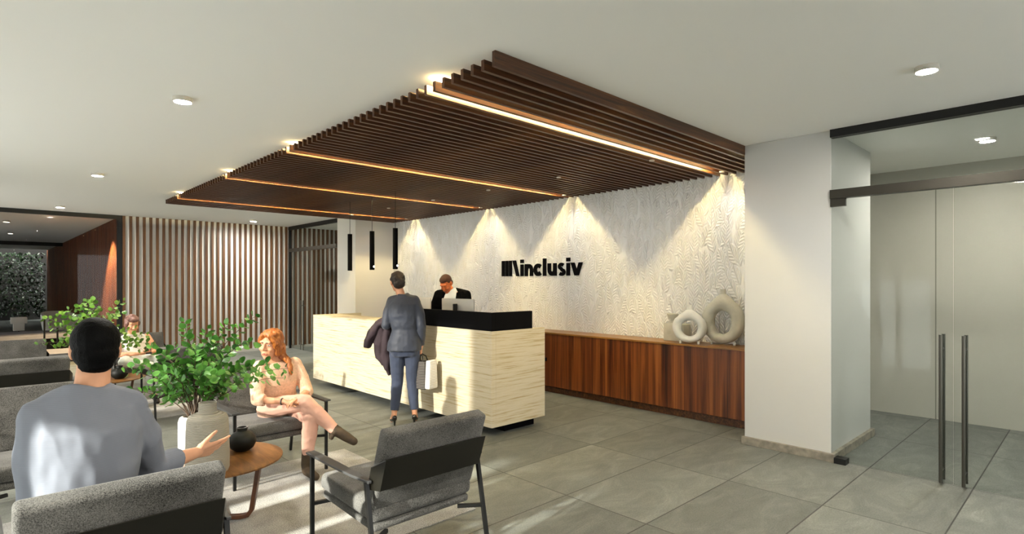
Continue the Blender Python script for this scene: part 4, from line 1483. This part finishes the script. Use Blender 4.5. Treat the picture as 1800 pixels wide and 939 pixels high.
jk += [limb(FS(.02, 0, 1.425), sR - (sR - sL) * .10 + V((0, 0, -.006)), .066, .058), limb(FS(-.06, 0, 1.425), sL + (sR - sL) * .10 + V((0, 0, -.006)), .066, .058), limb(FS(.06, 0, 1.33), sR - (sR - sL) * .10 + V((0, 0, -.05)), .085, .062), limb(FS(-.08, 0, 1.33), sL + (sR - sL) * .10 + V((0, 0, -.05)), .085, .062)]
jk += [limb(FS(-.06, -.05, 1.478), FS(.01, -.055, 1.474), .016, .016)]
put('jacket', jk, M['suit'], sw_, o0, .0062, smooth=10, wr=.006, ws=.08)
tr = [loft([(FS(0, 0, .80), .145, .118), (FS(0, -.01, .87), .176, .134), (FS(0, 0, .96), .160, .12)], FS.M @ V((1, 0, 0))), FS.el((.08, -.045, .85), (.078, .080, .09)), FS.el((-.08, -.045, .85), (.078, .080, .09))]
for h_, k_, a_ in ((hR, kR, aR), (hL, kL, aL)):
    tr += rope([h_, k_], [.096, .068]) + rope([k_, k_.lerp(a_, .4)], [.067, .062]) + [limb(k_.lerp(a_, .4), a_.lerp(k_, .12), .062, .050, ends=False)]
put('trousers', tr, M['suit_trouser'], sw_, o0, .0062, smooth=4, wr=.005, ws=.07)
for a_, t_ in ((aR, tR), (aL, tL)):
    f_ = (t_ - a_); f_.z = 0; f_ = f_.normalized()
    hl = a_ - f_ * .032
    pr = [limb(a_ + V((0, 0, -.052)) - f_ * .012, a_.lerp(t_, .7) + V((0, 0, -.012)), .030, .032, fl=(1, .7), ax=f_.cross(V((0, 0, 1)))),
          limb(a_.lerp(t_, .7) + V((0, 0, -.010)), t_ + f_ * .035 + V((0, 0, -.004)), .033, .016, fl=(1, .62), ax=f_.cross(V((0, 0, 1)))),
          limb(hl + V((0, 0, -.030)), hl + V((0, 0, -.122)), .019, .0075, ends=False), sph(hl + V((0, 0, -.03)), .027)]
    put('high_heel_shoe', pr, M['shoe'], sw_, o0, .0045, smooth=2)
hp = [hd.el((0, -.026, .040), (.084, .094, .090)), hd.el((0, .012, .088), (.066, .072, .040)), hd.el((0, -.060, -.030), (.070, .052, .055)),
      hd.el((-.064, .0, .036), (.020, .050, .034)), hd.el((.064, .0, .036), (.020, .050, .034)),
      hd.li((-.045, -.105, .045), (.035, -.112, -.015), .022, .026), hd.li((.045, -.098, .050), (-.03, -.114, -.025), .020, .024), hd.el((0, -.106, -.020), (.044, .030, .042))]
put('hair', hp, M['hair_brown'], sw_, o0, .0055, smooth=2, wr=.005, ws=.025)

# the coat over her left forearm
arm = eL.lerp(wL_, .62)
ax_ = (wL_ - eL).normalized()
R_ = FS.M @ V((1, 0, 0)); Fd = FS.M @ V((0, 1, 0)); U_ = V((0, 0, 1))
ct = []
ct += rope([arm + ax_ * .10 + U_ * .045, arm + U_ * .05, arm - ax_ * .08 + U_ * .045], [.050, .055, .05])
a0 = arm - R_ * .06
ct.append(loft([(arm + U_ * .055 - R_ * .0, .05, .13), (arm - R_ * .075 + U_ * .02, .055, .135), (arm - R_ * .135 - U_ * .07, .055, .125), (arm - R_ * .185 - U_ * .17, .050, .10), (arm - R_ * .205 - U_ * .245, .035, .07)], R_))
ct.append(loft([(arm + U_ * .03 + R_ * .045, .045, .11), (arm + R_ * .02 - U_ * .15, .060, .11), (arm + R_ * .01 - U_ * .33, .062, .10), (arm + R_ * .035 - U_ * .50, .045, .08), (arm + R_ * .055 - U_ * .57, .018, .05)], R_))
ct.append(loft([(arm - U_ * .02 - R_ * .03, .06, .10), (arm - R_ * .06 - U_ * .20, .07, .09), (arm - R_ * .055 - U_ * .36, .060, .07), (arm - R_ * .01 - U_ * .44, .03, .05)], R_))
cb = V((arm.x, arm.y, arm.z - .6))
co_ = fuse('coat', ct, .0065, M['coat'], None, cb, smooth=4, wr=.016, ws=.09, wdir=(1.2, 1.2, .5))
tag(co_, 'dark plum coat draped over the standing woman\'s left forearm', 'coat')
# the bag in her right hand
gp = wR_ + V((0, .004, -.088))
bgF = Frame(gp, FS.M @ V((.55, .83, 0)))
t = thing('tote_bag', 'striped grey and white tote bag hanging from the standing woman\'s hand', 'bag', gp)
def bagbox(name, x0, x1, y0, y1, z0, z1, r, m):
    mb = MB()
    mb.rbox(x0, x1, y0, y1, z0, z1, r, 3)
    for q_ in mb.v:
        k = (q_.z - z0) / (z1 - z0)
        q_.x = (x0 + x1) / 2 + (q_.x - (x0 + x1) / 2) * (1.06 - .16 * k)
        q_.y = q_.y * (1.08 - .22 * k)
    mb.v = [bgF.M @ q_ for q_ in mb.v]
    mb.build(name, m, t, smooth=.6)
bagbox('bag_body', -.10, .115, -.075, .075, -.395, -.075, .018, M['bag'])
bagbox('white_side', .1155, .185, -.078, .078, -.385, -.06, .02, M['bagwhite'])
hbm = MB()
for sy in (-.045, .045):
    hbm.tube([bgF.M @ V((-.05, sy, -.09)), bgF.M @ V((-.035, sy * .7, -.02)), bgF.M @ V((0, sy * .2, .004)), bgF.M @ V((.045, sy * .7, -.02)), bgF.M @ V((.07, sy, -.09))], .007, 10)
hbm.build('bag_handle', M['shell'], t, smooth=True)

# ---- receptionist bowed over the desk
FD = Frame((5.06, 6.52, 0), (-.86, -.50, 0))
o0 = V((5.06, 6.52, 0))
hd = FD.turn(yaw=-4, pitch=38, roll=4, o=FD(.06, .185, 1.605), sc=1.08)
sR, sL = FD(.215, .10, 1.455), FD(-.215, .10, 1.455)
eR, wR_ = FD(.27, .20, 1.16), FD(.17, .36, .93)
eL, wL_ = FD(-.28, .18, 1.16), FD(-.16, .38, .93)
torso = [(FD(0, -.06, .86), .165, .12), (FD(0, -.05, .97), .175, .128), (FD(0, .0, 1.14), .165, .115), (FD(0, .06, 1.31), .165, .110), (FD(0, .09, 1.42), .150, .09), (FD(0, .11, 1.50), .11, .075)]
sd_ = FD.M @ V((1, 0, 0))
body = [loft(torso, sd_), limb(FD(.01, .115, 1.47), FD(.05, .165, 1.57), .062, .058)] + head_prims(hd)
body += rope([sR.lerp(sL, .15) + V((0, 0, -.05)), eR], [.040, .038]) + rope([eR, wR_], [.036, .028]) + rope([sL.lerp(sR, .15) + V((0, 0, -.05)), eL], [.040, .038]) + rope([eL, wL_], [.042, .028])
body += hand_prims(wR_, FD.M @ V((-.2, .7, -.55)), V((0, 0, -1)), FD.M @ V((-.9, 0, 0)), 1., curl=(20, 25, 20))
body += hand_prims(wL_, FD.M @ V((.2, .7, -.55)), V((0, 0, -1)), FD.M @ V((.9, 0, 0)), 1., curl=(20, 25, 20))
for sx in (-1, 1):
    h_, k_, a_ = FD(sx * .10, -.07, .90), FD(sx * .12, -.03, .50), FD(sx * .13, -.08, .09)
    body += rope([h_, k_], [.085, .058]) + rope([k_, a_], [.056, .036]) + rope([a_ + V((0, 0, -.03)), a_ + FD.M @ V((0, .14, -.06))], [.036, .028])
md_ = fuse('person', body, .0052, M['skin_d'], None, o0, smooth=4)
tag(md_, 'man in a black suit behind the desk with bowed head', 'person')
face_parts(hd, md_, M['lip_d'], M['hair_short'], o0, M['skin_d'])
put('shirt', [loft([(FD(0, -.04, .95), .186, .140), (FD(0, .0, 1.14), .178, .130), (FD(0, .065, 1.31), .200, .140), (FD(0, .095, 1.42), .185, .125), (FD(.005, .112, 1.49), .095, .082), (FD(.02, .122, 1.522), .068, .068)], sd_)]
    + [limb(wR_.lerp(eR, .10), wR_.lerp(eR, .28), .042, .044, ends=False), limb(wL_.lerp(eL, .10), wL_.lerp(eL, .28), .042, .044, ends=False)], M['shirt'], md_, o0, .007, smooth=3)
jk = []
for sx in (-1, 1):
    jk.append(loft([(FD(sx * .125, -.04, .80), .105, .165), (FD(sx * .125, -.03, .97), .098, .162), (FD(sx * .125, .0, 1.14), .088, .150), (FD(sx * .140, .06, 1.31), .100, .158), (FD(sx * .150, .085, 1.42), .098, .142), (FD(sx * .120, .085, 1.49), .065, .095)], sd_))
jk.append(loft([(FD(0, -.115, .80), .12, .10), (FD(0, -.09, 1.0), .12, .10), (FD(0, -.03, 1.31), .12, .10), (FD(0, .035, 1.45), .11, .08), (FD(.0, .07, 1.52), .06, .05)], sd_))
for s_, e_, w_ in ((sR, eR, wR_), (sL, eL, wL_)):
    jk += [limb(FD(.04 if s_ is sR else -.04, .075, 1.50), s_ + V((0, 0, -.005)), .050, .066), limb(s_.lerp(sL if s_ is sR else sR, .22) + V((0, 0, -.08)), s_ + V((0, 0, -.06)), .10, .075)]
    jk += rope([s_ + V((0, 0, -.01)), s_.lerp(e_, .5), e_], [.070, .068, .060]) + [limb(e_, e_.lerp(w_, .80), .062, .050, ends=False)]
put('jacket', jk, M['blacksuit'], md_, o0, .007, smooth=8, wr=.003)
tr = [loft([(FD(0, -.06, .82), .165, .13), (FD(0, -.055, .98), .172, .13)], sd_)]
for sx in (-1, 1):
    h_, k_, a_ = FD(sx * .10, -.07, .90), FD(sx * .12, -.03, .50), FD(sx * .13, -.08, .06)
    tr += rope([h_, k_], [.100, .075]) + [limb(k_, a_, .074, .06, ends=False)]
put('trousers', tr, M['blacksuit'], md_, o0, .008, smooth=3)
put('hair', [hd.el((0, -.020, .036), (.0785, .092, .0875)), hd.el((0, .010, .080), (.064, .068, .040)), hd.el((0, -.05, -.02), (.070, .060, .058))], M['hair_short'], md_, o0, .006, smooth=2)

# ---- person in white far back, slouched in the armchair with a phone
F = Frame((1.57, 9.30, 0), (0, -1, 0))
o0 = V((1.6, 9.35, 0))
hd = F.turn(yaw=8, pitch=20, roll=0, o=(1.545, 9.22, 1.045), sc=1.02)
sd_ = V((-1, 0, 0))
torso = [((1.60, 9.28, .47), .155, .12), ((1.60, 9.28, .54), .170, .125), ((1.585, 9.29, .66), .145, .105), ((1.565, 9.30, .78), .165, .112), ((1.56, 9.29, .86), .150, .095), ((1.555, 9.285, .905), .09, .065)]
body = [loft(torso, sd_), limb((1.555, 9.28, .88), (1.548, 9.235, .99), .052, .048)] + head_prims(hd, True)
sR, sL = V((1.385, 9.29, .855)), V((1.735, 9.29, .855))
eR, wR_ = V((1.34, 9.18, .64)), V((1.58, 9.02, .655))
eL, wL_ = V((1.83, 9.18, .66)), V((1.73, 8.98, .665))
body += rope([sR, eR], [.048, .038]) + rope([eR, wR_], [.037, .026]) + rope([sL, eL], [.048, .038]) + rope([eL, wL_], [.037, .026])
body += hand_prims(wR_, V((.9, -.3, 0)), V((0, -.2, 1)), V((0, -1, -.2)), .95, curl=(20, 30, 20))
body += hand_prims(wL_, V((-.5, -.8, 0)), V((-.4, 0, 1)), V((-.8, .4, .3)), .95, curl=(30, 35, 25))
hR, hL = V((1.50, 9.25, .535)), V((1.69, 9.25, .535))
kR, aR = V((1.40, 8.86, .57)), V((1.72, 8.80, .50))
kL, aL = V((1.80, 8.86, .56)), V((1.74, 8.83, .11))
body += rope([hR, kR], [.08, .055]) + rope([kR, aR], [.053, .036]) + rope([hL, kL], [.08, .055]) + rope([kL, aL], [.053, .036])
body += rope([aR, aR + V((.12, -.04, -.02))], [.036, .026]) + rope([aL + V((0, 0, -.03)), aL + V((0, -.14, -.07))], [.036, .026])
pf = fuse('person', body, .0062, M['skin_f'], None, o0, smooth=3)
tag(pf, 'person in a white sleeveless top slouched in a far armchair, looking at a phone', 'person')
face_parts(hd, pf, M['lip'], M['hair_dull'], o0)
put('top', [loft([((1.60, 9.28, .50), .180, .138), ((1.585, 9.29, .66), .165, .124), ((1.565, 9.30, .78), .182, .132), ((1.56, 9.29, .865), .165, .112), ((1.556, 9.287, .915), .085, .072)], sd_)], M['whitetop'], pf, o0, .008, smooth=3, wr=.006, ws=.08)
tr = [loft([((1.60, 9.28, .455), .165, .13), ((1.60, 9.28, .56), .178, .132)], sd_)]
tr += rope([hR, kR], [.096, .07]) + rope([kR, aR.lerp(kR, .12)], [.068, .052]) + rope([hL, kL], [.096, .07]) + rope([kL, aL.lerp(kL, .12)], [.068, .052])
put('trousers', tr, M['paletrouser'], pf, o0, .008, smooth=3, wr=.006, ws=.08)
put('shoe', rope([aR, aR + V((.13, -.04, -.02))], [.042, .032]), M['shoe'], pf, o0, .007)
put('shoe', rope([aL + V((0, 0, -.03)), aL + V((0, -.15, -.073))], [.042, .032]), M['shoe'], pf, o0, .007)
put('hair', [hd.el((0, -.026, .042), (.086, .094, .090)), hd.el((0, .022, .086), (.070, .070, .042)), hd.el((0, -.055, -.03), (.078, .055, .07)), hd.el((-.066, .006, .02), (.024, .048, .05)), hd.el((.066, .006, .02), (.024, .048, .05))], M['hair_dull'], pf, o0, .007, smooth=2, wr=.005, ws=.03)
q = wL_.lerp(wR_, .35) + V((0, -.075, .035))
mb = MB()
mb.rbox(-.036, .036, -.075, .075, -.004, .004, .003, 2, Matrix.Translation(q) @ Matrix.Rotation(.5, 4, 'X'))
tag(mb.build('phone', M['phone'], loc=q), 'dark phone in the hands of the far person in white', 'phone')
#PEOPLE-END

# ------------------------------------------------------------------ hall beyond the left glazing
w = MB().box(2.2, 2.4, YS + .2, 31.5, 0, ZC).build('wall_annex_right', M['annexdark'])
struct(w, 'dark timber clad wall of the hall beyond the left glazing', 'wall')
sl = MB()
y = YS + .3
while y < 31:
    sl.box(2.15, 2.2, y, y + .07, 0, ZC - .001)
    y += .12
sl.build('cladding', M['cladding'], w)
struct(MB().box(-6.2, 2.4, YS + .06, 30.6, ZC, ZC + .2).build('ceiling_annex', M['ceiling']), 'pale ceiling of the hall beyond the left glazing', 'ceiling')
struct(MB().box(-6.4, -6.2, YS + .06, 15, 0, ZC + .2).box(-6.4, -6.2, 15, 21, 1.3, ZC + .2).box(-6.4, -6.2, 21, 32.4, 0, ZC + .2).build('wall_annex_left', M['annexdark']), 'dark unseen wall of the hall, low opening added for sky light', 'wall')  # low opening added out of view to let sky light in
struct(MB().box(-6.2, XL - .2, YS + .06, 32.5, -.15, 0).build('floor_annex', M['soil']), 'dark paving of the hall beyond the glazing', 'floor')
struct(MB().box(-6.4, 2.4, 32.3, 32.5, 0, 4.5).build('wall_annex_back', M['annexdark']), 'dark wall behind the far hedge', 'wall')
struct(MB().box(XL - 5, XL - .2, YS + .04, YS + .16, 0, ZC).build('wall_annex_front', M['annexdark']), 'dark wall beside the left glazing', 'wall')
struct(MB().box(-6.2, 2.2, 24.9, 25.0, 2.88, ZC).build('trim_1', M['black']), 'black ceiling track across the far hall', 'trim')
ld = bpy.data.lights.new('cladding_spot', 'SPOT')
ld.energy = 420; ld.color = (1, .72, .38); ld.spot_size = math.radians(96); ld.spot_blend = .4; ld.shadow_soft_size = .04
lo = bpy.data.objects.new('cladding_spot', ld); COL.objects.link(lo)
lo.location = (1.70, 14.9, 2.94)
# hedge at the end of the hall: nobody could count its leaves
rh = random.Random(3)
hd = MB()
for k in range(5200):
    c = V((rh.uniform(-3.2, 2.1), 30.75 + rh.random() ** 2 * 1.3, rh.uniform(.2, 2.86)))
    nrm = V((rh.uniform(-1, 1), rh.uniform(-1.5, .2), rh.uniform(-.6, 1))).normalized()
    a = nrm.orthogonal().normalized()
    a = Matrix.Rotation(rh.uniform(0, 6.28), 3, nrm) @ a
    b = nrm.cross(a)
    s = rh.uniform(.035, .085)
    hd.add([c - a * s, c + b * s * .5, c + a * s, c - b * s * .5], [(0, 1, 2, 3)])
tag(hd.build('hedge_leaves', M['hedge'], recalc=False), 'dark leafy hedge at the end of the hall beyond the glazing', 'hedge', kind='stuff')
# stone benches
t = thing('stone_bench', 'pale grey stone bench slab behind the left glazing', 'bench', (.75, 17.2, 0))
rel(MB().box(-.9, 1.62, 16.6, 18.3, .34, .42), 'slab', M['paver'], t, bevel=.005)
rel(MB().box(-.7, 1.45, 16.8, 18.1, 0, .34), 'base', M['soil'], t)
t = thing('stone_bench', 'lower grey stone step in front of the pale bench behind the glazing', 'bench', (1., 15., 0))
rel(MB().box(-.6, 1.55, 14.6, 15.7, .12, .18), 'slab', M['paver'], t, bevel=.005)
rel(MB().box(-.5, 1.45, 14.7, 15.6, 0, .12), 'base', M['soil'], t)
for (px, y, z1, lb) in ((78, 16.2, .85, 'thin black post beside the stone bench, left of the other'), (101, 15.9, .62, 'thin black post beside the stone bench, nearer the plant')):
    q = at(px, 500, y / (FW[1] + RT[1] * (px - 900) / FPX))
    tg = MB().tube([(q.x, q.y, 0), (q.x, q.y, z1)], .018, 10).lathe([(0, 0), (.06, 0), (.06, .012), (0, .012)], 16, (q.x, q.y, 0))
    tag(tg.build('slim_post', M['black'], loc=(q.x, q.y, 0)), lb, 'post')
q = at(105, 500, 19.4 / (FW[1] + RT[1] * (105 - 900) / FPX))
t = thing('tub_chair', 'white rounded tub chair in the dark hall beyond the glazing', 'chair', (q.x, q.y, 0), .4)
mb = MB()
v, f = [], []
na = 20
for i in range(na + 1):
    a = math.radians(-30 + 240 * i / na)
    hz = .75 + .1 * math.sin(max(0, a))
    for (r, z) in ((.36, .36), (.40, .6), (.40, hz), (.34, hz), (.33, .42)):
        v.append((r * math.cos(a), r * math.sin(a), z))
for i in range(na):
    for j in range(5):
        a = i * 5 + j; b = i * 5 + (j + 1) % 5
        f.append((a, b, b + 5, a + 5))
f += [tuple(range(5)), tuple(range(na * 5, na * 5 + 5))]
mb.add(v, f).build('shell', M['whitetop'], t, smooth=1.)
MB().lathe([(0, .34), (.34, .34), (.355, .38), (.34, .44), (0, .45)], 30).build('seat', M['whitetop'], t, smooth=.8)
MB().tube([(0, 0, 0), (0, 0, .34)], .03, 12).lathe([(0, 0), (.22, 0), (.22, .02), (0, .02)], 24).build('leg', M['black'], t)
q = at(33, 500, 19.0 / (FW[1] + RT[1] * (33 - 900) / FPX))
t = thing('table_lamp', 'small white-shaded lamp on a slim stem at far left beyond the glazing', 'lamp', (q.x, q.y, .0))
MB().tube([(0, 0, .02), (0, 0, .62)], .018, 10).build('stem', M['tableleg'], t)
MB().lathe([(0, 0), (.13, 0), (.13, .02), (0, .03)], 20).build('base', M['tableleg'], t)
MB().rbox(-.11, .11, -.11, .11, .40, .60, .01, 2).rbox(-.16, .16, -.12, .12, .58, .74, .01, 2).build('shade', M['whitetop'], t)

# ------------------------------------------------------------------ light
w = bpy.data.worlds.new('daylight')
SC.world = w
w.use_nodes = True
nt = w.node_tree
bg = nt.nodes['Background']
bg.inputs['Color'].default_value = (.95, .97, .96, 1)
bg.inputs['Strength'].default_value = 2.7

sd = bpy.data.lights.new('sun', 'SUN')
sd.energy = 6.2
sd.angle = math.radians(1.6)
sd.color = (1, .95, .86)
so = bpy.data.objects.new('sun', sd)
COL.objects.link(so)
el = math.radians(18)
az = math.radians(6)
dirv = V((math.cos(az) * math.cos(el), math.sin(az) * math.cos(el), -math.sin(el)))
so.rotation_euler = dirv.to_track_quat('-Z', 'Y').to_euler()
so.location = (-5, -3, 5)

# ------------------------------------------------------------------ camera
cd = bpy.data.cameras.new('camera')
co = bpy.data.objects.new('camera', cd)
COL.objects.link(co)
co.location = (0, 0, CAMH)
co.rotation_euler = (PI / 2, 0, ANG - PI / 2)
cd.sensor_width = 36
cd.lens = FPX / 1800 * 36
cd.shift_y = (HOR - 469.5) / 1800
cd.clip_start = .05
SC.camera = co

SC.view_settings.view_transform = 'Standard'
SC.view_settings.look = 'None'
SC.view_settings.gamma = 1
SC.view_settings.use_curve_mapping = False
SC.view_settings.exposure = 1.78
SC.cycles.use_denoising = True
SC.cycles.max_bounces = 10
SC.cycles.diffuse_bounces = 5
SC.cycles.transparent_max_bounces = 16
SC.cycles.sample_clamp_indirect = 6
